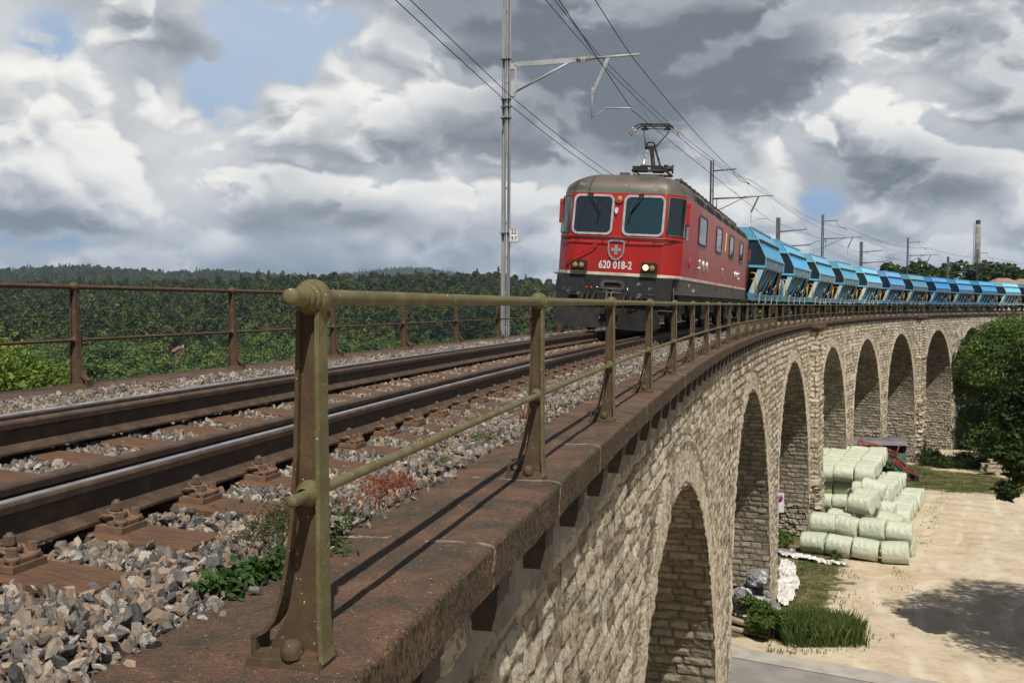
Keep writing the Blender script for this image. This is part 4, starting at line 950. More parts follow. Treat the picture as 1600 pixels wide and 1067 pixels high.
    mb = MB(); mb.prism(rr(.66, .36, .085), (bx, -HL - .56, bz), (1, 0, 0), (0, 0, 1), (0, -.04, 0)); mb.prism(rr(.50, .24, .06), (bx, -HL - .598, bz), (1, 0, 0), (0, 0, 1), (0, -.012, 0)); mb.build('buffer_plate', mat('buffer_steel', (.05, .05, .055), .4, .5, c2=(.25, .25, .25), scale=9, lo=.58, hi=.66), b_)
    mb = MB(); mb.cyl((bx, HL - .05, bz), (bx, HL + .52, bz), .09, .08, 14); mb.prism(rr(.60, .34, .08), (bx, HL + .52, bz), (1, 0, 0), (0, 0, 1), (0, .04, 0)); mb.build('buffer', M['under'], loco)
fpanel('top_light_bezel', .0, 3.14, .20, .20, .098, M['redplain'], 0, .045, loco, .026)
mb = MB(); mb.lathe([(0, .075), (.03, .07), (.045, .03), (.048, .001)], (0, fy(3.14) - .01, 3.14), (0, -1, .1), 16); mb.build('top_light', M['lampdim'], loco)
mb = MB(); mb.prism(rr(.075, .11, .02), (-.05, fy(2.88), 2.88), (1, 0, 0), (0, 0, 1), (0, -.05, 0)); mb.cyl((-.05, fy(2.82) - .04, 2.83), (-.05, fy(2.78) - .03, 2.78), .02, n=8); mb.build('horn_valve', M['whitel'], loco)
# rail under the windows, oblique handle
mb = MB(); z_ = 2.20
mb.tube([(-WL + .06, -HL + .42, z_), (-1.25, -HL + .10, z_), (-1.1, -HL - .045, z_), (-.5, -HL - .055, z_), (.5, -HL - .055, z_), (1.1, -HL - .045, z_), (1.25, -HL + .10, z_), (WL - .06, -HL + .42, z_)], .014, 6)
mb.tube([(-WL + .03, -HL + .44, z_ + .05), (-1.25, -HL + .12, z_ + .05), (-1.1, -HL + .01, z_ + .05), (1.1, -HL + .01, z_ + .05), (1.25, -HL + .12, z_ + .05), (WL - .03, -HL + .44, z_ + .05)], .018, 6, mi=1)
for x in (-.9, -.3, .3, .9): mb.cyl((x, -HL + .03, z_), (x, -HL - .055, z_), .012, n=6)
mb.tube([(-.42, -HL - .03, 2.08), (-.52, -HL - .075, 2.04), (-1.02, -HL - .075, 1.74), (-1.12, -HL - .05, 1.62), (-1.14, -HL - .0, 1.48)], .014, 6, mi=1)
mb.build('handrail', [M['black'], M['redplain']], loco)
# shield
def shield(s_): return [(-.19 * s_, .20 * s_), (-.08 * s_, .235 * s_), (0, .225 * s_), (.08 * s_, .235 * s_), (.19 * s_, .20 * s_), (.185 * s_, -.02 * s_), (.15 * s_, -.13 * s_), (.08 * s_, -.20 * s_), (0, -.23 * s_), (-.08 * s_, -.20 * s_), (-.15 * s_, -.13 * s_), (-.185 * s_, -.02 * s_)]
mb = MB(); mb.prism(shield(.93), (.02, fy(1.89), 1.95), (1, 0, 0), (0, 0, 1), (0, -.02, 0), 0); mb.ring(shield(1.06), shield(.88), (.02, fy(1.89), 1.95), (1, 0, 0), (0, 0, 1), (0, -.035, 0), 1)
mb.prism([(-.036, -.115), (.036, -.115), (.036, -.036), (.115, -.036), (.115, .036), (.036, .036), (.036, .115), (-.036, .115), (-.036, .036), (-.115, .036), (-.115, -.036), (-.036, -.036)], (.02, fy(1.89) - .018, 1.96), (1, 0, 0), (0, 0, 1), (0, -.014, 0), 1)
mb.build('shield_emblem', [M['shieldred'], M['chrome']], loco)
text('number', '620 018-2', .25, loco, (.02, fy(1.57) - .008, 1.60), (math.pi / 2, 0, 0), M['whitel'], .004, .0075).scale = (.72, 1, 1)
# front apron, coupling, hoses, plough
mb = MB(); mb.box((0, -HL + .03, 1.03), (2.7, .14, .62)); mb.prism([(-1.25, 1.0), (1.25, 1.0), (1.25, .55), (.95, .18), (-.95, .18), (-1.25, .55)], (0, -HL + .02, 0), (1, 0, 0), (0, 0, 1), (0, .06, 0)); mb.build('buffer_beam', M['under'], loco)
mb = MB()
for s in (-1, 1): mb.prism([(0, 0), (0, .42), (-.9, .50), (-1.05, .1), (-.6, 0)], (s * .22 + (s < 0) * 0, -HL - .30, .14), (-s, .28, 0), (0, 0, 1), (0, .03, 0))
mb.build('plough', M['under'], loco)
mb = MB(); mb.ring(rr(.56, .26, .1), rr(.40, .14, .06), (0, -HL - .03, 1.13), (1, 0, 0), (0, 0, 1), (0, -.05, 0)); mb.lathe([(0, .05), (.3, .045), (.32, .06)], (0, -HL, 1.0), (0, -1, -.1), 10); mb.tube([(-.30, -HL - .34, 1.05), (.30, -HL - .34, 1.05)], .025, 8); mb.tube([(-.30, -HL - .34, .96), (.30, -HL - .34, .96)], .025, 8)
mb.tube([(-.05, -HL - .36, .98), (-.06, -HL - .38, .7), (.0, -HL - .36, .52), (.06, -HL - .38, .7), (.05, -HL - .36, .98)], .022, 8); mb.build('screw_coupling', M['skirt'], loco)
for x, r_ in ((-.62, 1), (-.50, 1), (-.36, 0), (.36, 0), (.52, 1), (.66, 0)):
    mb = MB(); mb.tube([(x, -HL - .08, .98), (x - .03, -HL - .24, .90), (x - .05, -HL - .30, .70), (x + .0, -HL - .26, .48), (x + .08, -HL - .18, .40)], .019, 8); h_ = mb.build('brake_hose', M['under'], loco)
    mb = MB(); mb.box((x + .10, -HL - .17, .38), (.07, .045, .05)); mb.cyl((x, -HL - .06, 1.0), (x, -HL - .06, 1.09), .016, n=6); mb.build('hose_tap', M['redplain'] if r_ else M['alu'], h_)
mb = MB(); mb.ball((.06, -HL - .2, .82), .045); mb.build('warning_light', mat('amber_lamp', (.8, .4, .03), .3), loco)
for s in (-1, 1):
    mb = MB(); mb.box((s * 1.30, -HL + .25, 1.36), (.32, .35, .03)); mb.box((s * 1.25, -HL + .12, .62), (.30, .3, .025)); mb.tube([(s * 1.38, -HL + .2, 1.35), (s * 1.38, -HL + .2, .6)], .02, 6); mb.build('step', M['skirt'], loco)
# side windows, letters, details
def ya(a): return (a - AC) * 1.0045
for a0, a1 in ((22.2, 24.1), (25.9, 27.6), (29.5, 31.1), (32.9, 34.4)):
    y0, y1 = ya(a0), ya(a1); w_ = (y1 - y0) * .78; yc = (y0 + y1) / 2
    for s in (-1, 1):
        mb = MB(); mb.prism(rr(w_, .68, .08), (s * (WL - .008), yc, 2.70), (0, s, 0), (0, 0, 1), (s * .016, 0, 0)); g_ = mb.build('side_window', M['glass'], loco)
        mb = MB(); mb.ring(rr(w_ + .09, .77, .11), rr(w_ - .01, .67, .075), (s * (WL - .008), yc, 2.70), (0, s, 0), (0, 0, 1), (s * .03, 0, 0)); mb.build('frame', M['black'], g_)
for ch, a in (('S', 22.9), ('B', 23.65), ('B', 24.4), ('F', 32.0), ('F', 32.7), ('S', 33.4)):
    text('letter', ch, .40, loco, (WL + .004, ya(a) , 1.80), (math.pi / 2, 0, math.pi / 2), M['alu'], .022, .008)
mb = MB(); mb.prism(rr(.30, .26, .06), (WL - .004, ya(28.3), 1.80), (0, 1, 0), (0, 0, 1), (.02, 0, 0)); e_ = mb.build('side_emblem', M['chrome'], loco)
mb = MB(); mb.box((WL + .018, ya(28.3), 1.80), (.006, .17, .05)); mb.box((WL + .018, ya(28.3), 1.80), (.0066, .05, .17)); mb.build('cross', M['shieldred'], e_)
text('side_text', 'SBB', .11, loco, (WL + .004, ya(21.3), 1.24), (math.pi / 2, 0, math.pi / 2), M['whitel'], .001); text('side_text', '620 018-2', .10, loco, (WL + .004, ya(22.1), 1.13), (math.pi / 2, 0, math.pi / 2), M['whitel'], .001)
text('side_text', 'L', .20, loco, (WL + .004, ya(28.2), 1.55), (math.pi / 2, 0, math.pi / 2), M['black'], .001)
mb = MB(); mb.prism(rr(.13, .60, .06), (WL - .002, ya(28.6), 2.74), (0, 1, 0), (0, 0, 1), (.02, 0, 0)); mb.build('coat_of_arms', mat('arms', (.75, .70, .55), .5, c2=(.7, .5, .08), scale=16, c3=(.08, .12, .35), s3=25), loco)
for a, z_ in ((20.9, 1.9), (26.6, 1.44), (31.3, 1.44), (36.2, 1.9)):
    mb = MB(); mb.tube([(WL + .03, ya(a), z_), (WL + .05, ya(a), z_ - .12), (WL + .03, ya(a), z_ - .24)], .018, 6); mb.build('grab_handle', M['redplain'], loco)
for s in (-1, 1):
    for y_ in (-HL + 1.25, HL - 1.05):
        mb = MB(); mb.tube([(s * (WL + .05), y_, 1.1), (s * (WL + .05), y_, 2.9)], .016, 6); mb.tube([(s * (WL + .05), y_ + .55, 1.1), (s * (WL + .05), y_ + .55, 2.9)], .016, 6); mb.build('door_rail', M['under'], loco) if y_ > 0 else None
    mb = MB(); mb.ring(rr(.62, 1.72, .04), rr(.60, 1.70, .03), (s * (WL - .006), HL - .75, 2.25), (0, s, 0), (0, 0, 1), (s * .012, 0, 0)); mb.build('cab_door', M['black'], loco)
mb = MB(); mb.box((WL + .02, HL - .15, 2.78), (.06, .18, .42)); mb.build('tail_mirror', M['redplain'], loco)
# roof ribs, vents and pipes
for i, y_ in enumerate(np.linspace(-HL + 2.2, HL - 1.4, 8)):
    mb = MB(); pth = [(s_ * ((WL - .03) - 1.05 * (1 - math.cos(q)) + .012), y_, RZ + .04 + .50 * math.sin(q) + .01) for s_, qs in ((1, np.linspace(0, 1.5, 9)), (-1, np.linspace(1.5, 0, 9))) for q in qs]
    mb.tube(pth, .026, 6); mb.build('roof_rib', M['roof'], loco)
for i in range(7):
    y0 = -HL + 2.2 + (2 * HL - 3.6) / 7 * (i + .5)
    mb = MB()
    for k in range(6):
        z_ = RZ + .06 + k * .035; q = math.asin(min(1, (z_ - RZ - .04) / .5)); mb.box(((WL - .03) - 1.05 * (1 - math.cos(q)) + .004, y0, z_), (.03, 1.35, .013))
    mb.build('roof_vent', M['black'], loco)
mb = MB(); mb.tube([(.98, -HL + 1.9, 3.69), (1.02, -HL + 2.3, 3.87), (1.02, HL - 1.6, 3.86), (1.0, HL - 1.3, 3.64)], .028, 8); mb.tube([(.86, -HL + 2.1, 3.80), (.86, HL - 1.6, 3.92)], .02, 6)
for y_ in np.linspace(-HL + 2.4, HL - 1.7, 18): mb.box((.95, y_, 3.84), (.20, .05, .12)); mb.cyl((1.02, y_, 3.7), (1.02, y_, 3.92), .02, n=6)
mb.build('roof_cable', M['skirt'], loco)
mb = MB(); mb.box((0, 0, 3.88), (1.5, 10.5, .14)); 
for y_ in (-1.5, .3, 1.9): mb.box((0, y_, 3.98), (1.0, .9, .12)); 
mb.build('roof_equipment', M['roof'], loco); mb = MB(); mb.box((-.15, -HL + 1.2, 3.83), (.22, .22, .09)); mb.build('roof_box', M['roof'], loco)
mb = MB(); mb.box((.60, -HL + .62, 3.49), (.66, .02, .20), R=Matrix.Rotation(-.8, 3, 'X')); 
# pantograph
py = ya(24.6); PX0 = -.24
mb = MB()
for x in (-.48, .48):
    for y_ in (-.5, .5): insul(mb, (PX0 + x * .8, py + y_, 3.90), (0, 0, 1), .44, .08, 0, 4)
mb.build('pantograph_insulators', M['porc'], loco)
mb = MB(); z0 = 4.38
mb.tube([(PX0 - .46, py - .55, z0), (PX0 + .46, py - .55, z0), (PX0 + .46, py + .55, z0), (PX0 - .46, py + .55, z0), (PX0 - .46, py - .55, z0)], .035, 8); mb.box((PX0 - .30, py - .3, z0 + .07), (.36, .4, .13)); mb.box((PX0 + .15, py - .1, z0 + .10), (.30, .5, .16)); mb.cyl((PX0 + .28, py - .2, z0 + .07), (PX0 + .58, py - .2, z0 + .12), .075); mb.tube([(PX0 - .45, py - .1, z0 + .09), (PX0 - .30, py - .1, z0 + .20), (PX0 + .2, py - .1, z0 + .16)], .03, 8); mb.box((PX0 + .40, py - .1, z0 + .15), (.11, .3, .12)); mb.cyl((PX0 + .56, py, z0), (PX0 + .56, py, z0 + .24), .025); mb.build('pantograph_base', M['under'], loco)
kz = 5.16; ky = py + .55; kx = PX0 - .24; zh = 5.70
mb = MB(); mb.tube([(PX0 + .06, py - .2, z0 + .08), (kx + .06, ky, kz)], .062, 10); mb.tube([(PX0 + .26, py - .1, z0 + .08), (kx + .18, ky, kz - .05)], .030, 8); mb.build('lower_arm', M['under'], loco)
mb = MB(); mb.tube([(PX0 - .28, py - .1, z0 + .1), (kx - .06, ky, kz - .02)], .038, 8); mb.tube([(kx - .10, ky, kz), (kx - .06, py - .15, zh - .14)], .030, 8); mb.tube([(kx + .14, ky, kz), (PX0 + .44, py - .15, zh - .15)], .026, 8); mb.build('upper_arm', M['alu'], loco)
mb = MB(); mb.box((kx + .02, ky, kz + .02), (.29, .14, .09)); mb.tube([(kx - .10, ky, kz + .07), (kx - .05, ky, kz + .17), (kx + .10, ky, kz + .17), (kx + .17, ky, kz + .05)], .025, 8); mb.build('knee_joint', M['under'], loco)
mb = MB()
for yy in (-.15, .15): mb.tube([(PX0 - .40, py - .15 + yy, zh), (PX0 + .40, py - .15 + yy, zh)], .022, 8); mb.tube([(PX0 - .40, py - .15 + yy, zh), (PX0 - .54, py - .15 + yy, zh - .08)], .019, 8); mb.tube([(PX0 + .40, py - .15 + yy, zh), (PX0 + .54, py - .15 + yy, zh - .08)], .019, 8)
for x in (-.34, .30): mb.tube([(PX0 + x, py - .33, zh - .03), (PX0 + x + .16, py - .2, zh - .11), (PX0 + x, py + .03, zh - .03)], .017, 6); mb.box((PX0 + x + .06, py - .15, zh - .11), (.18, .1, .05))
mb.tube([(PX0 - .25, py - .15, zh - .12), (PX0, py - .15, zh - .09), (PX0 + .35, py - .15, zh - .13)], .012, 6); hd_ = mb.build('pantograph_head', M['under'], loco)
mb = MB()
for s in (-1, 1):
    for yy in (-.15, .15): mb.tube([(PX0 + s * .54, py - .15 + yy, zh - .08), (PX0 + s * .64, py - .15 + yy, zh - .16), (PX0 + s * .68, py - .15 + yy, zh - .29)], .014, 6)
mb.build('horn', M['copper'], hd_)
# bogies
for yb in (-HL + 2.55, 0, HL - 2.55):
    mb = MB()
    for s in (-1, 1):
        mb.prism([(-1.9, .55), (-1.9, .78), (-.9, .92), (.9, .92), (1.9, .78), (1.9, .55), (1.2, .42), (.6, .60), (-.6, .60), (-1.2, .42)], (s * 1.08, yb, 0), (0, 1, 0), (0, 0, 1), (s * .10, 0, 0))
        for y_ in (-1.3, 1.3): mb.box((s * 1.2, yb + y_, .62), (.16, .36, .32)); mb.cyl((s * 1.22, yb + y_ - .32, .62), (s * 1.22, yb + y_ - .32, .95), .09); mb.cyl((s * 1.22, yb + y_ + .32, .62), (s * 1.22, yb + y_ + .32, .95), .09)
        mb.box((s * 1.15, yb, .70), (.12, 1.1, .34))
    mb.box((0, yb, .75), (2.0, 2.8, .3)); b_ = mb.build('bogie', M['under'], loco)
    for y_ in (-1.3, 1.3):
        for s in (-1, 1):
            mb = MB(); mb.lathe([(-.07, .1), (-.07, .60), (.065, .615), (.07, .52), (.03, .46), (.03, .16), (.09, .13), (.09, .01)], (s * .75, yb + y_, .628), (s, 0, 0), 28); mb.build('wheel', M['rust'] if False else M['under'], b_)
mb = MB(); mb.box((0, 0, .95), (2.6, 15, .25)); mb.box((1.1, -3.0, .62), (.5, .9, .5)); mb.box((1.1, 2.9, .62), (.5, 1.0, .5)); mb.box((-1.1, 3.0, .62), (.5, .9, .5)); mb.build('underframe', M['under'], loco)
mb = MB(); mb.box((.58, -HL + .9, 2.36), (.8, .3, .12)); 
# ---------------------------------------------------------------- wagons
def wagonpaint(name, c, c2, metal=.0):
    return mat(name, c, .42, metal, c2=c2, scale=1.3, c3=tuple(q * .45 for q in c), s3=5, lo3=.62, hi3=.78, objcol=True, stretch=(1, 1, .5), spec=.5)
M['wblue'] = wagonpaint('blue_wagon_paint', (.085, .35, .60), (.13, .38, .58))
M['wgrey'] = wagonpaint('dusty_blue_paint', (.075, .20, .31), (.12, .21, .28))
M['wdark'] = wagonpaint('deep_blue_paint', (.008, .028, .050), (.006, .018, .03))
M['wpale'] = wagonpaint('pale_blue_edge', (.19, .34, .40), (.14, .27, .34))
M['orange'] = mat('orange_paint', (.72, .30, .03), .45, c2=(.55, .22, .04), scale=12)
M['yellow'] = mat('yellow_handrail', (.80, .42, .03), .4, c2=(.65, .30, .03), scale=9)
def make_wagon():
    t_ = thing('hopper_wagon', 'w', 'wagon')
    hb = 3.65; sx, sz = 1.43, 2.90; hx, hz = 1.02, 3.68; tx, tz_ = .66, 4.20
    # upper hopper: hipped box
    def section(y, k=0.0): return [(sx, y, sz - .46), (sx, y, sz), (hx, y, hz), (tx, y, tz_), (-tx, y, tz_), (-hx, y, hz), (-sx, y, sz), (-sx, y, sz - .46)]
    mb = MB(); a, b_ = section(-hb), section(hb); fs = []
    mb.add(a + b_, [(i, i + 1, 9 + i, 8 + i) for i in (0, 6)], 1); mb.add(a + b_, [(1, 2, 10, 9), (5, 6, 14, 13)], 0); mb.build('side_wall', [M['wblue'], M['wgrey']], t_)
    mb = MB(); mb.add(a + b_, [(2, 3, 11, 10), (3, 4, 12, 11), (4, 5, 13, 12)], 0)
    for s in (-1, 1): mb.box((s * (tx + .02), 0, tz_ + .01), (.08, 2 * hb + .08, .07), 0)
    mb.build('roof', [M['wblue']], t_)
    mb = MB()
    for s in (-1, 1):
        for i in range(26): 
            y = -hb + .15 + (2 * hb - .3) * i / 25; p = Vector((s * (sx - .02), y, sz + .03)); q = Vector((s * (hx + .02), y, hz - .03)); d = (q - p)
            mb.box((p + q) / 2 + Vector((s * .012, 0, .008)), (.024, .055, d.length), 0, R=Matrix.Rotation(-s * math.atan2(abs(d.x), d.z), 3, 'Y'))
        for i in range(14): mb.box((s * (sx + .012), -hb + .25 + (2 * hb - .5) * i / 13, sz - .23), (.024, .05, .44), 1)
    mb.build('side_ribs', [M['wblue'], M['wgrey']], t_)
    mb = MB()
    for s in (-1, 1):
        mb.box((s * (hx + .03), 0, hz + .01), (.07, 2 * hb, .05), 1)
        for i in range(11): mb.box((s * (hx + .10), -hb + .35 + (2 * hb - .7) * i / 10, hz - .05), (.13, .26, .13), 0 if i % 1 == 0 else 1)
    mb.build('hinge_row', [M['black'], M['wpale']], t_)
    mb = MB()
    for s in (-1, 1):
        for y in (-hb, hb):
            mb.tube([(s * (sx + .01), y, sz - .46), (s * (sx + .01), y, sz), (s * (hx + .01), y, hz), (s * (tx + .01), y, tz_)], .035, 4, smooth=False)
        mb.box((s * (sx + .01), 0, sz), (.05, 2 * hb, .05))
    mb.build('edge_trim', [M['wpale']], t_)
    for s in (-1, 1):      # end walls: panel above, sloping sheet below
        y = s * (hb + .01); mb = MB(); sec = section(y)
        mb.add([sec[i] for i in (0, 1, 2, 5, 6, 7)], [tuple(range(6))], 0); up_ = section(y + s * .0)
        mb.add([(hx, y, hz), (tx, y, tz_), (-tx, y, tz_), (-hx, y, hz)], [(0, 1, 2, 3)], 1)
        mb.box((0, y + s * .03, hz), (2 * hx, .06, .07), 2); mb.box((0, y + s * .03, sz - .42), (2 * sx, .07, .10), 1)
        mb.add([(sx, y, sz - .46), (-sx, y, sz - .46), (-1.0, s * 1.7, 1.25), (1.0, s * 1.7, 1.25)], [(0, 1, 2, 3)], 3)
        for x in (-.9, -.3, .3, .9): mb.box((x, y - s * .95, sz - 1.02), (.06, .12, 2.0), 3, R=Matrix.Rotation(s * -.98, 3, 'X'))
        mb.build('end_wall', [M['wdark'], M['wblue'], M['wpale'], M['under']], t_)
    # lower hopper and outlet
    mb = MB(); tp = [(x, y, sz - .46) for x, y in ((-sx + .1, -hb + .1), (sx - .1, -hb + .1), (sx - .1, hb - .1), (-sx + .1, hb - .1))]; bt = [(x, y, 1.2) for x, y in ((-.45, -1.8), (.45, -1.8), (.45, 1.8), (-.45, 1.8))]
    mb.add(tp + bt, [(0, 1, 5, 4), (1, 2, 6, 5), (2, 3, 7, 6), (3, 0, 4, 7)]); mb.build('chute', [M['under']], t_)
    # side frames: inclined slotted plates, struts and blades
    for s in (-1, 1):
        def pt(u, v, d=0.0):   # u along, v 0 at the sill, 1 under the side panel
            spread = 1 + .10 * (1 - v); return Vector((s * (1.08 + .33 * v + d), u * spread, 1.24 + (sz - .46 - 1.24) * v))
        mb = MB()
        def plate(u0, u1, v0, v1, d, mi): 
            q = [pt(u0, v0, d), pt(u1, v0, d), pt(u1, v1, d), pt(u0, v1, d)]; q2 = [p - Vector((s * .04, 0, 0)) for p in q]
            mb.add(q + q2, [(0, 1, 2, 3), (7, 6, 5, 4), (0, 4, 5, 1), (1, 5, 6, 2), (2, 6, 7, 3), (3, 7, 4, 0)], mi)
        for e in (-1, 1):
            a0, a1 = sorted((e * 3.6, e * 3.30)); plate(a0, a1, 0, 1, 0, 0); a0, a1 = sorted((e * 2.95, e * 2.60)); plate(a0, a1, 0, 1, 0, 0)
            a0, a1 = sorted((e * 3.32, e * 2.90)); plate(a0, a1, .86, 1, 0, 0); plate(a0, a1, 0, .22, 0, 0)
            mb.prism([(0, 0), (.26, 0), (.26, .03), (0, .03)], pt(e * 3.62, 0), (-s, 0, 0), (0, e, 0), pt(e * 3.62, 1) - pt(e * 3.62, 0), 1)
        plate(-3.6, 3.6, .95, 1.0, .02, 0)
        for u in (-1.30, 0.0, 1.30): plate(u - .08, u + .08, 0, 1, .0, 0)
        mb.build('side_frame', [M['wgrey'], M['wpale']], t_)
        for u in (-1.95, -.65, .65, 1.95):
            mb = MB(); q = [pt(u - .10, .92, -.12), pt(u + .10, .92, -.12), pt(u + .48, .05, -.30), pt(u - .22, .05, -.30)]
            mb.add(q + [p - Vector((s * .05, 0, 0)) for p in q], [(0, 1, 2, 3), (7, 6, 5, 4), (0, 4, 5, 1), (1, 5, 6, 2), (2, 6, 7, 3), (3, 7, 4, 0)]); mb.build('discharge_flap', [M['wblue']], t_)
        mb = MB(); mb.tube([pt(.08, .60, .02), pt(.06, .35, .03)], .032, 6); mb.tube([pt(-.25, .14, .05), pt(.0, .06, .06)], .03, 6); mb.ball(pt(1.7, .26, .04), .085, sc=(.4, 1, 1)); mb.tube([pt(2.3, .16, .05), pt(2.45, .10, .06)], .035, 6); mb.build('lever', [M['orange']], t_)
        mb = MB(); mb.tube([pt(2.1, .25, .03), pt(2.3, .42, .04)], .035, 6); mb.tube([pt(-2.4, .04, .05), pt(-2.0, .06, .06)], .045, 6); mb.build('cylinder', [M['wpale']], t_)
    # underframe
    mb = MB()
    for s in (-1, 1): mb.box((s * 1.15, 0, 1.10), (.16, 10.5, .26), 0); mb.box((s * 1.24, 0, 1.215), (.06, 10.5, .035), 1)
    for y in (-5.2, -3.9, 0, 3.9, 5.2): mb.box((0, y, 1.10), (2.6, .22, .26), 0)
    mb.box((0, -4.6, 1.25), (2.4, 1.2, .03), 0); mb.box((0, 4.6, 1.25), (2.4, 1.2, .03), 0)
    for s in (-1, 1):
        for y in (-3.4, -1.2, 1.2, 3.4): mb.prism([(0, 0), (.06, 0), (-.12, -.42), (-.18, -.42)], (s * 1.25, y, 1.26), (0, 1, 0), (0, 0, 1), (s * .03, 0, 0), 1)
    mb.build('underframe', [M['wgrey'], M['wpale']], t_)
    for y in (-5.3, 5.3):
        for s in (-1, 1):
            mb = MB(); e = 1 if y > 0 else -1; mb.cyl((s * .875, y, 1.06), (s * .875, y + e * .5, 1.06), .08, n=10); mb.cyl((s * .875, y + e * .48, 1.06), (s * .875, y + e * .54, 1.06), .22, n=14); mb.build('buffer', [M['under']], t_)
    for y in (-3.7, 3.7):
        mb = MB()
        for s in (-1, 1):
            mb.prism([(-1.3, .45), (-1.3, .62), (-.5, .80), (.5, .80), (1.3, .62), (1.3, .45), (.5, .32), (-.5, .32)], (s * 1.0, y, 0), (0, 1, 0), (0, 0, 1), (s * .1, 0, 0))
        mb.box((0, y, .7), (1.9, .5, .3)); b_ = mb.build('bogie', [M['under']], t_)
        for yy in (-.9, .9):
            for s in (-1, 1):
                mb = MB(); mb.lathe([(-.06, .1), (-.06, .455), (.06, .47), (.065, .38), (.03, .34), (.03, .12), (.08, .1), (.08, .01)], (s * .75, y + yy, .47), (s, 0, 0), 20); mb.build('wheel', [M['under']], b_)
        mb = MB(); mb.box((1.16, y + .9, .47), (.08, .2, .2)); mb.box((1.16, y - .9, .47), (.08, .2, .2)); mb.build('axle_box', [M['under']], b_)
    for yy, hh in ((-4.75, .95), (-4.45, .68)):
        mb = MB(); x = 1.22; mb.tube([(x, yy, 1.2), (x, yy, 1.1 + hh), (x - .04, yy + .05, 1.18 + hh), (x - .14, yy + .1, 1.22 + hh), (x - .26, yy + .12, 1.21 + hh)], .022, 6); mb.tube([(x, yy, 1.3), (x - .05, yy + .2, 1.24), (x - .1, yy + .3, 1.26)], .02, 6); mb.build('handrail', [M['yellow']], t_)
    mb = MB(); mb.tube([(1.2, 5.0, 1.2), (1.2, 5.0, 2.1), (1.0, 5.0, 2.2)], .028, 6); mb.tube([(1.2, 4.6, 1.2), (1.2, 4.6, 1.9), (1.0, 4.6, 1.95)], .028, 6); mb.build('handrail', [M['yellow']], t_)
    o = text('side_mark', 'ps', .40, t_, (sx + .03, .15, sz - .22), (math.pi / 2, 0, math.pi / 2), M['orange'], .004, .018, .35)
    return t_
W0, WL_ = 45.2, 11.82
wl = ['first blue hopper wagon, coupled right behind the red locomotive, orange 9 on its end', 'second hopper wagon, bright blue roof with raised ridge box, orange 6 on its end', 'third hopper wagon from the locomotive, dusty pale blue, orange 7 on its end',
      'fourth hopper wagon from the locomotive, grey blue, pale 7 on its end', 'fifth hopper wagon from the locomotive, bleached almost white on its upper side', 'sixth hopper wagon from the locomotive, clean light blue',
      'seventh hopper wagon from the locomotive, side panel grimy grey', 'eighth hopper wagon from the locomotive, deep bright blue', 'ninth hopper wagon from the locomotive, mid blue', 'tenth hopper wagon from the locomotive, plain blue',
      'eleventh hopper wagon from the locomotive, palest of the last ones, above the big tree', 'twelfth hopper wagon from the locomotive, only its front end showing', 'thirteenth hopper wagon, beyond the right edge']
wc = [(1.1, 1, .95), (1.2, 1.2, 1.15), (1.6, 1.28, 1.12), (1.35, 1.15, 1.0), (2.0, 1.6, 1.35), (1.2, 1.12, 1.2), (1.2, .95, .85), (.7, .95, 1.2), (1.0, 1.0, 1.12), (.8, 1.05, 1.15), (2.3, 1.75, 1.45), (1.2, 1.0, .85), (1, 1, 1)]
proto = make_wagon(); wag = [proto] + [copy_tree(proto) for _ in range(11)]
for k, o in enumerate(wag):
    ac = W0 + WL_ * k; tag(o, wl[k], 'wagon', 'blue hopper wagons of the train')
    o.location = P(ac, TRK - .05, zrail(TRK)); o.rotation_euler = (0, .0565, -head(ac))
    for ch in list(o.children) + [g for c in o.children for g in c.children]: ch.color = (*wc[k], 1)
    if k < 7:
        text('number', ['9', '6', '7', '7', '53', '60', '46'][k], .50, o, (.35 + (.45 if k == 2 else 0), -3.70, 2.93), (math.pi / 2, 0, 0), M['orange'] if k != 3 else M['whitel'], .004, .012)
    if k == 1:
        mb = MB(); mb.box((-.15, .1, 4.34), (.8, 6.9, .24)); q_ = mb.build('ridge_box', [M['wblue']], o)
        for i in (0, 1):
            mb = MB(); yy = -4.2 - .45 * i; mb.tube([(1.0, yy, 1.2), (1.0, yy, 2.0), (.95, yy + .1, 2.1), (.75, yy + .2, 2.12), (.6, yy + .22, 2.0), (.6, yy + .2, 1.2)], .028, 6); mb.build('ladder_rail', [M['wblue']], o)

# ---------------------------------------------------------------- bales
m_ = bpy.data.materials.new('bale_film'); m_.use_nodes = True; t = NT(m_.node_tree); t.n.clear(); M['film'] = m_
co = t.node('ShaderNodeTexCoord').outputs['Object']; r_ = t.node('ShaderNodeObjectInfo').outputs['Random']
n1 = t.noise(t.v('MULTIPLY', co, (14, 1.2, 1.2)), 1.0, 4, .5); col = t.mix(n1, (.46, .51, .37), (.58, .625, .47)); col = t.mix(t.m('MULTIPLY', r_, .5), col, (.66, .665, .56)); col = t.mix(t.m('MULTIPLY', t.smooth(t.noise(co, 4, 5, .6), .62, .74), .4), col, (.40, .38, .28))
b = t.node('ShaderNodeBsdfPrincipled', {'Base Color': col, 'Roughness': .27, 'Specular IOR Level': .5}); b.inputs['Subsurface Weight'].default_value = 0
t.put(b.inputs['Normal'], t.node('ShaderNodeBump', {'Height': t.m('ADD', t.noise(t.v('MULTIPLY', co, (22, 1.5, 1.5)), 1.0, 4, .6), t.m('MULTIPLY', t.noise(co, 5, 4, .6), .8)), 'Strength': 1.0, 'Distance': .08}).outputs[0])
t.node('ShaderNodeOutputMaterial', {0: b.outputs[0]})
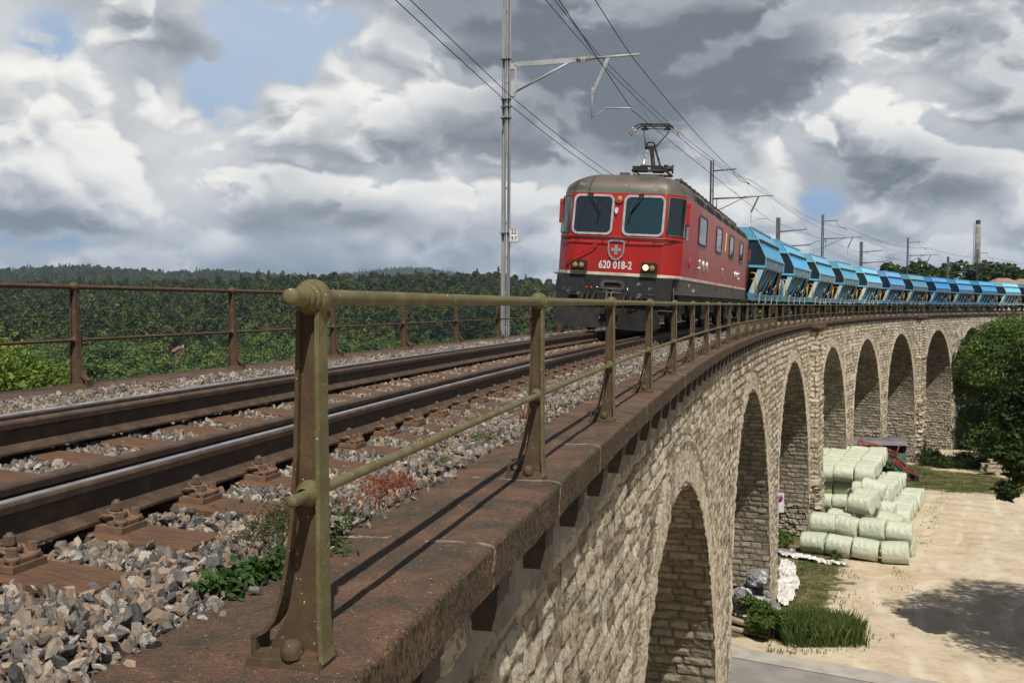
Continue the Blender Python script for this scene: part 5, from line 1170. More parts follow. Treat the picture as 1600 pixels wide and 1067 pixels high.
def bale_mesh(seed, L=1.30, R_=.575):
    r = np.random.RandomState(seed); nu, nv_ = 28, 17
    xs = np.array([-.5, -.5, -.5, -.497, -.485, -.462, -.42, -.3, -.1, .1, .3, .42, .462, .485, .497, .5, .5, .5]) * L
    rr_ = np.array([.001, .35, .7, .84, .93, .975, .995, 1.01, 1.0, 1.0, 1.01, .995, .975, .93, .84, .7, .35, .001]) * R_
    th = np.linspace(0, 2 * np.pi, nu, endpoint=False); X, T = np.meshgrid(xs, th, indexing='ij'); Rg = np.repeat(rr_[:, None], nu, 1)
    wv_ = (fbm(np.cos(T) * 2.2 + seed, np.sin(T) * 2.2, X * 1.2, 3) - .5) * .14; crease = (vn(np.cos(T) * 7, np.sin(T) * 7 + seed, X * .7) - .5) * .03
    Rg = Rg * (1 + wv_ * 1.3 + crease); X = X + (fbm(np.cos(T) * Rg * 3 + seed, np.sin(T) * Rg * 3, o=3) - .5) * .08 * np.sign(X) * (np.abs(X) > .45)
    Y = Rg * np.cos(T) * 1.02; Z = Rg * np.sin(T); Z = np.where(Z < -.50, -.50 + (Z + .50) * .25, Z)
    V_ = np.stack([X, Y, Z], -1).reshape(-1, 3); i = np.arange(len(xs) - 1)[:, None] * nu + np.arange(nu)[None]; j = np.arange(len(xs) - 1)[:, None] * nu + (np.arange(nu) + 1) % nu
    F_ = np.stack([i, j, j + nu, i + nu], -1).reshape(-1, 4); return V_, F_
bm_d = []
for i in range(6):
    V_, F_ = bale_mesh(i); o = npmesh('wrapped_bale', V_, F_, M['film'], smooth=True); bm_d.append(o.data); bpy.data.objects.remove(o)
rb = random.Random(11)
def bale(p, az, label, tilt=0.0, roll=0.0, sc=1.0, group='pale green wrapped bales'):
    o = bpy.data.objects.new('wrapped_bale', bm_d[rb.randrange(6)]); C.objects.link(o); o.location = p; o.scale = (sc * rb.uniform(.97, 1.03), sc * rb.uniform(.96, 1.04), sc * rb.uniform(.96, 1.03))
    R = Matrix.Rotation(az, 4, 'Z') @ Matrix.Rotation(tilt, 4, 'Y') @ Matrix.Rotation(rb.uniform(-.5, .5) * .3 + roll, 4, 'X'); o.rotation_euler = R.to_euler(); tag(o, label, 'bale', group); return o
O2 = Vector((24.1, 57.6)); U2 = Vector((-.888, .46)); V2 = Vector((.46, .888)); azb = math.atan2(U2.y, U2.x)
ordn = ['first', 'second', 'third', 'fourth', 'fifth', 'sixth', 'seventh', 'eighth', 'ninth', 'tenth', 'eleventh', 'twelfth', 'thirteenth', 'fourteenth', 'fifteenth']
tn_ = ['ground', 'middle', 'top']
def stackb(c, r, t_, lab):
    q = O2 + U2 * (.68 + 1.34 * c + rb.uniform(-.04, .04)) + V2 * (.6 + 1.15 * r + .55 * (t_ % 2) + rb.uniform(-.05, .05)); z = gz1(q.x, q.y) + .55 + 1.0 * t_ + (.115 * (r - 5) if t_ == 2 else 0)
    bale((q.x, q.y, z), azb + rb.uniform(-.12, .12), lab, rb.uniform(-.08, .08))
for r in range(12): stackb(0, r, 0, 'wrapped bale at the right foot of the big stack, %s from the front' % ordn[r])
for r in range(1, 12):
    stackb(1, r, 0, 'ground bale one in from the right foot of the big stack, %s from front' % ordn[r - 1])
    stackb(1, r, 1, 'middle tier bale at the right of the big stack, %s from front' % ordn[r - 1])
for r in range(4, 12): stackb(2, r, 1, 'bale under the right column of the top tier, %s from front' % ordn[r - 4])
for c in range(2, 6):
    for r in range(5, 13): stackb(c, r, 2, 'top tier bale of the big stack, %s column from right, %s from front' % (ordn[c - 2], ordn[r - 5]))
for c in range(3, 7): stackb(c, 5, 1, 'middle bale in the front face of the big stack, %s from right' % ordn[c - 3]); stackb(c, 5, 0, 'ground bale in the front face of the big stack, %s from right' % ordn[c - 3])
stackb(2, 4, 0, 'wrapped bale low in the front corner of the big stack behind the loose pile')
# the loose pile in front
azf = math.atan2(-.62, .78)
pile = [((16.35, 51.1), 0.55, 0, 'wrapped bale lying at the bottom left of the loose front pile'), ((17.45, 50.25), 0.55, 0.05, 'second bale from the left in the bottom row of the front pile'), ((18.5, 49.45), 0.55, 0.1, 'third bale in the bottom row of the front pile under draped film'), ((19.75, 48.75), 0.55, 0.18, 'bottom right bale of the front pile, standing slightly apart'), ((17.05, 51.75), 1.5, 0.02, 'wrapped bale at the left end of the second row of the front pile'), ((18.15, 51.0), 1.45, -0.15, 'bale sagging to the right in the second row of the front pile'), ((19.2, 50.25), 1.45, 0.05, 'wrapped bale third from the left in the second row of the front pile'), ((20.35, 49.7), 1.4, 0.2, 'right end bale in the second row of the front pile'), ((19.3, 52.4), 2.45, -0.02, 'wrapped bale crowning the front pile'), ((19.95, 53.4), 2.6, 0, 'wrapped bale just behind the crowning bale of the front pile'), ((20.9, 54.9), 2.85, 0.1, 'wrapped bale tilted on the slope between the front pile and the big stack'), ((18.4, 53.0), 1.45, 0.02, 'wrapped bale behind the left end of the front pile'), ((20.8, 52.0), 1.45, 0.06, 'wrapped bale behind the right end of the front pile'), ((19.4, 51.6), 0.55, 0.02, 'wrapped bale hidden low in the middle of the front pile'), ((17.9, 52.2), 0.55, 0.02, 'wrapped bale hidden low at the left of the front pile'), ((20.9, 50.7), 0.55, 0.1, 'wrapped bale low at the right rear of the front pile'), ((19.8, 54.2), 1.5, 0, 'wrapped bale supporting the tilted one between pile and stack'), ((21.0, 54.2), 0.55, 0, 'wrapped bale on the ground between pile and stack'), ((19.4, 54.6), 0.55, 0, 'wrapped bale on the ground left of the gap between pile and stack'), ((21.9, 55.9), 1.5, 0, 'wrapped bale leaning against the front of the big stack')]
for (x, y), lz, da, lab in pile: bale((x, y, gz1(x, y) + lz), azf + da * 1.6 + rb.uniform(-.14, .14), lab, rb.uniform(-.10, .10) + (.12 if 'tilted' in lab or 'sagging' in lab else 0))
def sheet(name, label, pts_, m_, seed, amp=.16, lift=.05, cat='plastic sheet'):
    """a crumpled film lying along a path; pts_: (x, y, half width)"""
    P_ = np.array(pts_); n = 90; u = np.linspace(0, len(P_) - 1, n); cx = np.interp(u, range(len(P_)), P_[:, 0]); cy = np.interp(u, range(len(P_)), P_[:, 1]); hw = np.interp(u, range(len(P_)), P_[:, 2])
    dx_, dy_ = np.gradient(cx), np.gradient(cy); l = np.hypot(dx_, dy_); nx, ny = -dy_ / l, dx_ / l; v = np.linspace(-1, 1, 24); U, Vv = np.meshgrid(np.arange(n), v, indexing='ij')
    edge = 1 + (fbm(U * .12 + seed, Vv * 0 + np.sign(Vv), o=3) - .5) * .9; x = cx[U] + nx[U] * hw[U] * Vv * edge; y = cy[U] + ny[U] * hw[U] * Vv * edge
    rid = 1 - np.abs(fbm(x * 2.6 + seed, y * 2.6, o=4, seed=seed) - .5) * 5; z = tz(x, y) + lift + np.maximum(rid, -.2) * amp
    o = npmesh(name, np.stack([x, y, z], -1).reshape(-1, 3), grid(n, 24), m_, smooth=False); tag(o, label, cat); return o
M['film_w'] = mat('white_film', (.66, .65, .62), .5, c2=(.48, .46, .42), scale=3, c3=(.35, .33, .30), s3=8, lo3=.64, bump=.3, bs=9)
M['film_g'] = mat('grey_film', (.16, .16, .17), .6, c2=(.42, .42, .42), scale=2.6, lo=.5, hi=.60, bump=.6, bs=9, spec=.25)
sheet('plastic_sheet', 'crumpled white plastic sheet beside the foot of the second pier', [(11.6, 40.2, .15), (12.3, 42.3, .4), (13.1, 44.6, .45), (13.8, 47.3, .4), (14.1, 49.0, .2)], M['film_w'], 3, .14)
sheet('plastic_sheet', 'white plastic sheet trailing on the ground in front of the wrapped bales', [(14.4, 50.4, .25), (15.3, 49.7, .45), (16.2, 48.6, .42), (16.9, 47.9, .12)], M['film_w'], 8, .15)
sheet('plastic_sheet', 'grey crumpled plastic sheet against the shaded foot of the pier', [(13.9, 51.2, .4), (14.6, 50.8, .5), (15.2, 50.9, .3)], M['film_g'], 5, .2)
def wood(name, label, p0, p1, w_, h_, cat='plank'):
    mb = MB(); p0, p1 = Vector(p0), Vector(p1); d = p1 - p0; q = d.to_track_quat('X', 'Z').to_matrix(); mb.box((p0 + p1) / 2, (d.length, w_, h_), R=q); o = mb.build(name, M['plank']); tag(o, label, cat); return o
M['plank'] = mat('weathered_plank', (.40, .32, .23), .85, c2=(.24, .19, .14), scale=2, c3=(.5, .42, .32), s3=20, bump=.3, stretch=(1, 5, 5))
def gl(x, y, h=0): return (x, y, gz1(x, y) + h)
wood('plank', 'upper weathered plank lying between pier foot and green bush', gl(8.6, 38.1, .24), gl(9.6, 36.6, .22), .32, .08); wood('plank', 'lower weathered plank on the ground at the edge of the road', gl(8.3, 37.2, .10), gl(9.8, 35.9, .09), .28, .09)
# white crumpled sack and rubble at the shaded foot of the pier
mb = MB(); V_, F_ = bale_mesh(9); rnd = random.Random(2)
def lump(name, label, x, y, z, s, m_, cat, seed):
    r = np.random.RandomState(seed); th = np.linspace(0, np.pi, 18); ph = np.linspace(0, 2 * np.pi, 32, endpoint=False); T, Q = np.meshgrid(th, ph, indexing='ij'); d = np.stack([np.sin(T) * np.cos(Q), np.sin(T) * np.sin(Q), np.cos(T)], -1)
    rad_ = 1 + (fbm(d[..., 0] * 2 + seed, d[..., 1] * 2, d[..., 2] * 2, 4) - .5) * .9; p = d * rad_[..., None] * np.array(s) + np.array([x, y, z]); i = np.arange(17)[:, None] * 32 + np.arange(32)[None]; j = np.arange(17)[:, None] * 32 + (np.arange(32) + 1) % 32
    o = npmesh(name, p.reshape(-1, 3), np.stack([i, i + 32, j + 32, j], -1).reshape(-1, 4), m_, smooth=False); tag(o, label, cat); return o
lump('sack', 'grey white bulging sack leaning on the shaded inner face of the pier', *gl(9.95, 38.3, 1.75), (.48, .4, .36), M['film_g'], 'sack', 4)
for k, (x, y, h_, s_) in enumerate([(9.5, 38.3, .4, .5), (10.0, 38.2, .7, .45), (9.3, 38.1, 1.1, .4), (10.6, 38.3, .4, .4)]): lump('rubble_sack', ['dark crumpled film heap at the pier foot, lowest left', 'dark crumpled film heap in the middle of the pier foot', 'dark crumpled film heap at the pier foot, against the wall edge', 'dark crumpled film heap nearest the bush'][k], *gl(x, y, h_), (s_, s_ * .8, s_ * .8), M['film_g'], 'plastic heap', 20 + k)
# no-parking sign
pw = P(40.9, -.40, 0); az_ = -head(40.9) + math.pi / 2
def face(a, off, z): return Matrix.Translation(P(a, off, z)) @ Matrix.Rotation(-head(a) + math.pi / 2, 4, 'Z')
sg = thing('no_parking_sign', 'small white plate with a blue and red no parking roundel on the pier', 'sign'); sg.matrix_world = Matrix.Translation(P(55.12, 1.4, -11.45)) @ Matrix.Rotation(-head(55.3), 4, 'Z')
mb = MB(); mb.box((0, -.02, -.05), (.62, .03, 1.15)); mb.build('plate', M['white'], sg)
mb = MB(); mb.lathe([(0, .26), (.008, .26), (.009, .001)], (0, -.036, .22), (0, -1, 0), 28); mb.build('roundel', mat('sign_red', (.6, .03, .03), .4), sg)
mb = MB(); mb.lathe([(0, .20), (.006, .20), (.007, .001)], (0, -.045, .22), (0, -1, 0), 28); mb.build('blue_disc', mat('sign_blue', (.03, .09, .42), .4), sg)
mb = MB(); mb.box((0, -.055, .22), (.40, .006, .055), R=Matrix.Rotation(.785, 3, 'Y')); mb.build('bar', bpy.data.materials['sign_red'], sg)
# ---------------------------------------------------------------- shed and red machine
M['mred'] = mat('machine_red', (.26, .035, .02), .6, c2=(.17, .04, .025), scale=3); M['mgreen'] = mat('machine_green', (.03, .20, .13), .5, c2=(.02, .12, .08), scale=2)
M['shedroof'] = mat('grey_sheet_roof', (.085, .085, .09), .6, .0, c2=(.13, .12, .11), scale=1.5); M['shedgreen'] = mat('green_boards', (.085, .14, .065), .8, c2=(.05, .09, .04), scale=3, stretch=(1, 1, .2))
def PX(px, Y, z): return Vector(((px - 800) / 1495.5 * Y, Y, z))
s0 = Vector((33.2, 88.6)); sdir = Vector((.97, -.10)).normalized(); spp = Vector((.10, .97))
sh = thing('trailer_shed', 'low shelter with a grey curved sheet roof and green boarded end before the viaduct', 'shelter', None, (s0.x, s0.y, gz1(s0.x, s0.y)), math.atan2(sdir.y, sdir.x))
mb = MB(); pr = [(-1.1, 3.05), (-.9, 3.42), (-.5, 3.62), (0, 3.70), (.5, 3.62), (.9, 3.42), (1.1, 3.05), (1.04, 3.03), (.5, 3.55), (0, 3.63), (-.5, 3.55), (-1.04, 3.03)]; mb.prism(pr, (-3.4, 0, 0), (0, 1, 0), (0, 0, 1), (6.6, 0, 0)); mb.build('roof', M['shedroof'], sh)
mb = MB(); mb.prism([(-1.05, 2.5), (-1.05, 3.05), (-.5, 3.56), (0, 3.62), (.5, 3.56), (1.05, 3.05), (1.05, 2.5)], (3.1, 0, 0), (0, 1, 0), (0, 0, 1), (.04, 0, 0)); mb.build('gable', M['shedroof'], sh)
mb = MB()
for i in range(9): mb.box((3.05, -.95 + i * .235, 1.25), (.07, .19, 2.5)); mb.box((3.0 - i * .19, -1.0, 1.2), (.16, .05, 2.3))
mb.build('end_boards', M['shedgreen'], sh)
mb = MB(); mb.box((0, .3, 1.6), (6.2, .6, 2.6)); mb.build('dark_load', M['under'], sh)
for i in range(9):
    mb = MB(); mb.box((-2.9 + i * .6, -.85, 2.55 - (i % 3) * .28), (.42, .35, .42)); mb.build('crate_end', mat('magenta_load', (.30, .03, .14), .5) if i == 0 else M[('skirt', 'under', 'mgreen')[i % 3]] if i % 2 else bpy.data.materials['magenta_load'], sh)
mc = thing('hay_machine', 'red folded lattice farm machine with green parts behind the bales', 'farm machine', None, (0, 0, 0))
def T(px, py, Y): return Vector(((px - 800) / 1495.5 * Y, Y, -((py - 475 + (px - 800) * .005) / 1495.5) * Y))
for nm, Ys in (('near_frame', 84.5), ('rear_frame', 85.6)):
    mb = MB(); d = 0 if nm[0] == 'n' else 1.2
    L_ = [((1345, 684), (1376, 692)), ((1376, 692), (1409, 704)), ((1343, 691), (1376, 699)), ((1376, 699), (1405, 707)), ((1345, 684), (1337, 704)), ((1409, 690), (1401, 712)), ((1401, 712), (1400, 736)), ((1401, 712), (1425, 735)), ((1407, 708), (1440, 745)), ((1400, 716), (1432, 748)), ((1390, 712), (1402, 716)), ((1432, 748), (1440, 738)), ((1386, 705), (1400, 716)), ((1345, 684), (1360, 697)), ((1360, 688), (1376, 699)), ((1376, 692), (1390, 703)), ((1390, 697), (1404, 707)), ((1407, 708), (1412, 726)), ((1412, 726), (1424, 728)), ((1420, 722), (1426, 740)), ((1408, 724), (1440, 738))]
    for a, b_ in L_: mb.tube([T(a[0] + d, a[1] - d, Ys), T(b_[0] + d, b_[1] - d, Ys)], .042, 6)
    mb.build(nm, M['mred'], mc)
mb = MB()
for a in ((1345, 684), (1376, 692), (1409, 704), (1401, 712), (1440, 745), (1400, 734)): mb.tube([T(*a, 84.5), T(a[0] + 1, a[1] - 1, 85.6)], .07, 6)
mb.build('cross_tubes', M['mred'], mc)
mb = MB(); mb.box(T(1396, 712, 86.2), (2.6, .5, .9)); mb.box(T(1408, 722, 86.0), (1.3, .5, 1.0), R=Matrix.Rotation(.5, 3, 'Y')); mb.box(T(1410, 734, 85.2), (1.8, .6, .25)); mb.build('green_housing', M['mgreen'], mc)
mb = MB()
for q in (1404, 1434): mb.lathe([(-.1, .12), (-.12, .38), (0, .42), (.12, .38), (.1, .12)], T(q, 743, 84.8) + Vector((0, 0, .1)), (1, .4, 0), 16)
mb.tube([T(1424, 735, 85), T(1438, 739, 84), T(1440, 741, 84)], .09, 8); mb.build('wheels_and_drawbar', M['under'], mc)
# sawn timber stack
lg = M['plank']; k = 0
base = Vector((47.0, 89.6)); dl = Vector((1, -.12)).normalized()
for r in range(3):
    for c in range(4 if r < 2 else 3):
        x = base.x + rb.uniform(-.3, .3); y = base.y + c * .42; z = gz1(x, y) + .45 + r * .42; L_ = 4.3 - .3 * r
        mb = MB(); mb.box((0, 0, 0), (L_ + rb.uniform(-.5, .4), .36, .34)); o = mb.build('timber', M['plank'], None, (x, y, z)); o.rotation_euler = (0, rb.uniform(-.02, .02), math.atan2(dl.y, dl.x) + rb.uniform(-.03, .03))
        tag(o, 'weathered timber in the %s layer by the big tree, %s row back' % (['bottom', 'middle', 'top'][r], ordn[c]), 'timber', 'stacked timber by the big tree')
for i, dx_ in enumerate((-1.3, 1.3)): mb = MB(); mb.cyl((0, -.9, 0), (0, 1.2, 0), .2, n=10); o = mb.build('log', M['plank'], None, (base.x + dx_, base.y + .6, gz1(base.x + dx_, base.y) + .14)); tag(o, ['left round log carrying the stacked timber', 'right round log carrying the stacked timber'][i], 'log')

# ---------------------------------------------------------------- vegetation
LEAF = {}
M['leaf_dark'] = leafmat('tree_leaves', (.018, .036, .009), (.040, .070, .016), (.085, .125, .026))
M['leaf_mid'] = leafmat('shrub_leaves', (.032, .060, .013), (.085, .135, .026), (.20, .27, .055))
M['leaf_lit'] = leafmat('young_leaves', (.07, .11, .02), (.17, .235, .045), (.33, .39, .10), .40)
M['ivy'] = leafmat('ivy_leaves', (.018, .040, .012), (.035, .075, .018), (.10, .17, .035), .25)
M['sedum'] = leafmat('red_stems', (.16, .03, .02), (.30, .09, .05), (.16, .17, .06), .2)
M['grassm'] = leafmat('grass_blades', (.045, .075, .018), (.085, .13, .03), (.24, .22, .09), .35)
M['bark'] = mat('bark', (.11, .085, .06), .9, c2=(.06, .048, .036), scale=8, stretch=(1, 1, .3), bump=.6, bs=20)
M['grassdry'] = leafmat('dry_grass', (.22, .17, .08), (.30, .25, .12), (.16, .18, .06), .3)
def leaves(pos, size, rs_, up=.35, shape='kite', nrm=None):
    n = len(pos); d = rs_.normal(size=(n, 3)); d[:, 2] = d[:, 2] * .7; d /= np.linalg.norm(d, axis=1)[:, None]
    q = rs_.normal(size=(n, 3)) if nrm is None else nrm + rs_.normal(size=(n, 3)) * .55; q[:, 2] += up * 2; w_ = np.cross(d, q); w_ /= np.maximum(np.linalg.norm(w_, axis=1)[:, None], 1e-6); nn_ = np.cross(w_, d)
    s_ = (size * rs_.uniform(.6, 1.3, n))[:, None]
    if shape == 'kite': pts_ = [(-.5, 0, 0), (0, .30, .06), (.55, 0, -.05), (0, -.30, .06)]; Fq = np.array([[0, 1, 2, 3]])
    elif shape == 'clump': pts_ = [(-.55, -.35, 0), (.45, -.5, .15), (.6, .4, -.05), (-.4, .5, .1)]; Fq = np.array([[0, 1, 2, 3]])
    else:
        pts_ = [(-.5, 0, 0), (-.2, .26, .08), (.2, .24, .06), (.55, 0, -.10), (-.2, -.26, .08), (.2, -.24, .06), (0, 0, -.02)]; Fq = np.array([[0, 1, 2, 6], [6, 2, 3, 5], [0, 6, 5, 4]])
    V_ = np.stack([pos + s_ * (a * d + b_ * w_ + c_ * nn_) for a, b_, c_ in pts_], 1).reshape(-1, 3); k_ = len(pts_)
    F_ = (np.arange(n)[:, None, None] * k_ + Fq[None]).reshape(-1, 4); return V_, F_
def crownpts(rs_, blobs, n, shell=.55):
    w_ = np.array([b_[3] ** 2 for b_ in blobs]); idx = rs_.choice(len(blobs), n, p=w_ / w_.sum()); B = np.array([list(b_[:3]) + [b_[3], b_[4] if len(b_) > 4 else .8] for b_ in blobs])[idx]
    d = rs_.normal(size=(n, 3)); d /= np.linalg.norm(d, axis=1)[:, None]; r = (shell + (1 - shell) * rs_.rand(n) ** .6) * B[:, 3] * (1 + (fbm(d[:, 0] * 2 + idx * 3, d[:, 1] * 2, d[:, 2] * 2, 3) - .5) * .9)
    return B[:, :3] + d * r[:, None] * np.stack([np.ones(n), np.ones(n), B[:, 4]], -1), d
def branchy(mb, base, top, r0, blobs, rs_, n=14):
    base, top = Vector(base), Vector(top); pth = [base.lerp(top, u) + Vector((math.sin(u * 5) * .15, math.cos(u * 4) * .12, 0)) * (u > 0) for u in np.linspace(0, 1, 7)]; mb.tube(pth, [r0 * (1 - .75 * u) for u in np.linspace(0, 1, 7)], 9)
    for i in range(min(n, len(blobs))):
        b_ = Vector(blobs[i][:3]); s_ = pth[min(5, 2 + i % 4)]; m1 = s_.lerp(b_, .5) + Vector((0, 0, -.08 * (b_ - s_).length)); mb.tube([s_, m1, b_], [r0 * .38, r0 * .22, r0 * .07], 6)
def tree(name, label, x, y, H, R_, seed, n, size, lm, nb=26, z0=None, extra=(), xn=0, crown0=.25, group=None, shape='kite', droop=0.0, cat='tree', cz=None):
    rs_ = np.random.RandomState(seed); zb = gz1(x, y) if z0 is None else z0; t_ = thing(name, label, cat, group, (x, y, zb)); bl = []
    for i in range(nb):
        u = rs_.uniform(crown0, 1); rad_ = R_ * math.sqrt(max(.05, 1 - ((u - .55) / .52) ** 2)) if cz is None else R_ * cz(u); q = rs_.uniform(0, 6.283); rr2 = rad_ * math.sqrt(rs_.uniform(.1, 1)) * .80
        bl.append((rr2 * math.cos(q), rr2 * math.sin(q), H * u - droop * rr2, R_ * rs_.uniform(.22, .42), .72))
    bl = list(extra) + bl
    mb = MB(); branchy(mb, (0, 0, -.3), (0, 0, H * .82), max(.10, H * .022), bl, rs_); mb.build('trunk', M['bark'], t_)
    p, d = crownpts(rs_, bl, n)
    if xn: p2, d2 = crownpts(rs_, extra, xn, .2); p = np.concatenate([p, p2]); d = np.concatenate([d, d2])
    V_, F_ = leaves(p, size, rs_, shape=shape, nrm=d); npmesh('crown', V_, F_, M[lm], t_); return t_
tree('broadleaf_tree', 'large dense dark green tree against the far arches at the right edge', 51.5, 95.5, 14.0, 8.3, 3, 70000, .32, 'leaf_mid', 60, crown0=.10)
tree('broadleaf_tree', 'tree beyond the right edge whose low branch hangs into the picture', 24.2, 27.4, 22.5, 6.4, 8, 46000, .20, 'leaf_dark', 34, crown0=.50, shape='leaf', xn=9000, extra=[(-6.3, 6.1, 8.5, .9, .8), (-6.7, 5.6, 7.2, .7, .8), (-7.0, 5.6, 5.9, .4, .9), (-6.2, 5.8, 6.6, .7, .8), (-5.6, 5.6, 9.2, 1.0, .8), (-6.5, 5.8, 8.0, .6, .8)])
tree('broadleaf_tree', 'second green tree behind the large one, top at the level of the wagons', 64, 104, 14.2, 8, 21, 40000, .36, 'leaf_mid', 34, crown0=.15)
tree('broadleaf_tree', 'darker tree filling the gap at the far end of the viaduct', 60, 122, 13.4, 7, 23, 30000, .40, 'leaf_dark', 28, crown0=.1)
# bushy branch hanging into the picture at the right edge
# bush rising outside the far railing at the left edge
tree('leafy_bush', 'bright young tree top rising behind the far railing at the left edge', -5.65, 10.7, 15.0, .95, 31, 3400, .062, 'leaf_lit', 26, z0=-15.4, crown0=.945, shape='leaf')
# row of trees behind the wagons on the right
rs_ = random.Random(77); kinds = ['rounded', 'tall', 'broad', 'ragged', 'small']
bgx = [1375, 1402, 1425, 1447, 1470, 1492, 1512, 1533, 1552, 1570, 1590, 1612, 1460, 1545, 1388, 1600]; bgy = [414, 416, 410, 416, 412, 414, 410, 418, 414, 420, 416, 416, 420, 408, 422, 424]
for i, (px, top) in enumerate(zip(bgx, bgy)):
    Y = 215 + (i * 37) % 55; X = (px - 800) / 1495.5 * Y; zt_ = (475 - top) / 1495.5 * Y; zb = gz1(X, Y); H = zt_ - zb
    tree('distant_tree', 'dark tree on the skyline behind the wagons, %s from the left' % (ordn[i] if i < 15 else 'last'), X, Y, H, 4.2 + (i % 3), 100 + i, 1500, .75, 'leaf_dark', 22, group='trees behind the wagons', crown0=.2, shape='clump')
# shrubs and grass near the piers
def bush(label, x, y, R_, H, seed, n, size, lm, shape='kite', z0=None, cat='bush', name='bush'):
    rs_ = np.random.RandomState(seed); zb = gz1(x, y) if z0 is None else z0; t_ = thing(name, label, cat, None, (x, y, zb)); bl = [(rs_.uniform(-1, 1) * R_ * .7, rs_.uniform(-1, 1) * R_ * .7, H * rs_.uniform(.2, .75), R_ * rs_.uniform(.3, .5), .8) for _ in range(9)]
    p, d = crownpts(rs_, bl, n, .35); p[:, 2] = np.abs(p[:, 2]); V_, F_ = leaves(p, size, rs_, shape=shape, nrm=d); npmesh('foliage', V_, F_, M[lm], t_)
    mb = MB()
    for b_ in bl: mb.tube([(0, 0, -.05), (b_[0] * .5, b_[1] * .5, b_[2] * .6), b_[:3]], [.03, .02, .008], 5)
    mb.build('stems', M['bark'], t_); return t_
bush('round dark leafy bush at the foot of the pier beside the planks', 9.9, 35.9, .95, 1.5, 41, 9000, .12, 'leaf_mid')
bush('low leafy weeds climbing at the shaded pier foot beside the sack', 9.9, 37.4, .8, 1.3, 42, 3000, .14, 'leaf_mid'); bush('tall feathery weeds right of the round bush, running out into the yard', 11.6, 36.0, 1.15, .9, 43, 14000, .07, 'grassm')
bush('small green weeds at the foot of the third pier behind the white sheet', 14.6, 52.3, 1.0, 1.0, 44, 4000, .15, 'leaf_mid'); bush('weeds growing between the loose pile and the big bale stack', 19.4, 59.5, 1.3, 1.1, 45, 6000, .15, 'leaf_mid'); bush('small clump of weeds in front of the second bottom bale', 16.9, 49.2, .3, .7, 46, 700, .12, 'leaf_mid')
bush('weeds under the big tree at the viaduct foot', 46.0, 98, 3.0, 1.2, 47, 9000, .2, 'leaf_dark')
def blades(n, xs, ys, h, wd, rs_, zfun, curl=.5):
    ang = rs_.uniform(0, 6.283, n); hh = h * rs_.uniform(.4, 1.25, n); z = zfun(xs, ys); dx_, dy_ = np.cos(ang), np.sin(ang); c_ = curl * hh * rs_.uniform(.2, 1, n)
    p0 = np.stack([xs - dy_ * wd, ys + dx_ * wd, z], -1); p1 = np.stack([xs + dy_ * wd, ys - dx_ * wd, z], -1); p2 = np.stack([xs + dx_ * c_ * .35 + dy_ * wd * .7, ys + dy_ * c_ * .35 - dx_ * wd * .7, z + hh * .6], -1); p3 = np.stack([xs + dx_ * c_, ys + dy_ * c_, z + hh], -1)
    return np.stack([p0, p1, p2, p3], 1).reshape(-1, 3), np.arange(n * 4).reshape(n, 4)
_r = np.random.RandomState(3); _x = 11.7 + np.clip(_r.normal(0, .75, 5200), -1.5, 1.5); _y = 35.9 + np.clip(_r.normal(0, .55, 5200), -1.1, 1.1); V_, F_ = blades(5200, _x, _y, .85, .012, _r, lambda a, b_: tz(a, b_), .45); npmesh('blades', V_, F_, M['grassm'], bpy.data.objects['bush.002'])
bpy.data.objects['blades'].matrix_parent_inverse = bpy.data.objects['bush.002'].matrix_basis.inverted()
rs3 = np.random.RandomState(4); xs = np.concatenate([rs3.uniform(8.5, 21, 26000), rs3.uniform(29, 47, 42000), rs3.uniform(20, 32, 9000)]); ys = np.concatenate([rs3.uniform(34, 56, 26000), rs3.uniform(72, 100, 42000), rs3.uniform(50, 76, 9000)])
qa, qo = offs(xs, ys)
gm_ = np.where(qo > -4, ss(qo, -4.2, -1.0), 0); e2 = np.hypot((xs - 38.5) / 7.0, (ys - 86) / 11.5); gm_ = np.maximum(gm_, 1.15 - 1.15 * ss(e2, .6, 1.2)); e3 = np.hypot((xs - 14.3) / 3.4, (ys - 44.5) / 3.6); gm_ = np.maximum(gm_, .12 - .12 * ss(e3, .3, 1.1)); st_ = np.abs((xs - 26.2) * .89 - (ys - 59.6) * .46); gm_ = np.maximum(gm_, .20 * (1 - ss(st_, .2, 1.0)))
k_ = (rs3.rand(len(xs)) < gm_ * (fbm(xs * .8, ys * .8, o=3, seed=12) > .46) * 1.0) & (qo < -.5) & (qa > 20) & (((xs - 8.08) * .521 + (ys - 34.78) * .853) > .3); xs, ys = xs[k_], ys[k_]
V_, F_ = blades(len(xs), xs, ys, .15, .02, rs3, lambda a, b_: tz(a, b_) - .02); tag(npmesh('yard_grass', V_, F_, M['grassm']), 'short green and dry grass along the pier feet and the yard edge', 'grass', kind='stuff')
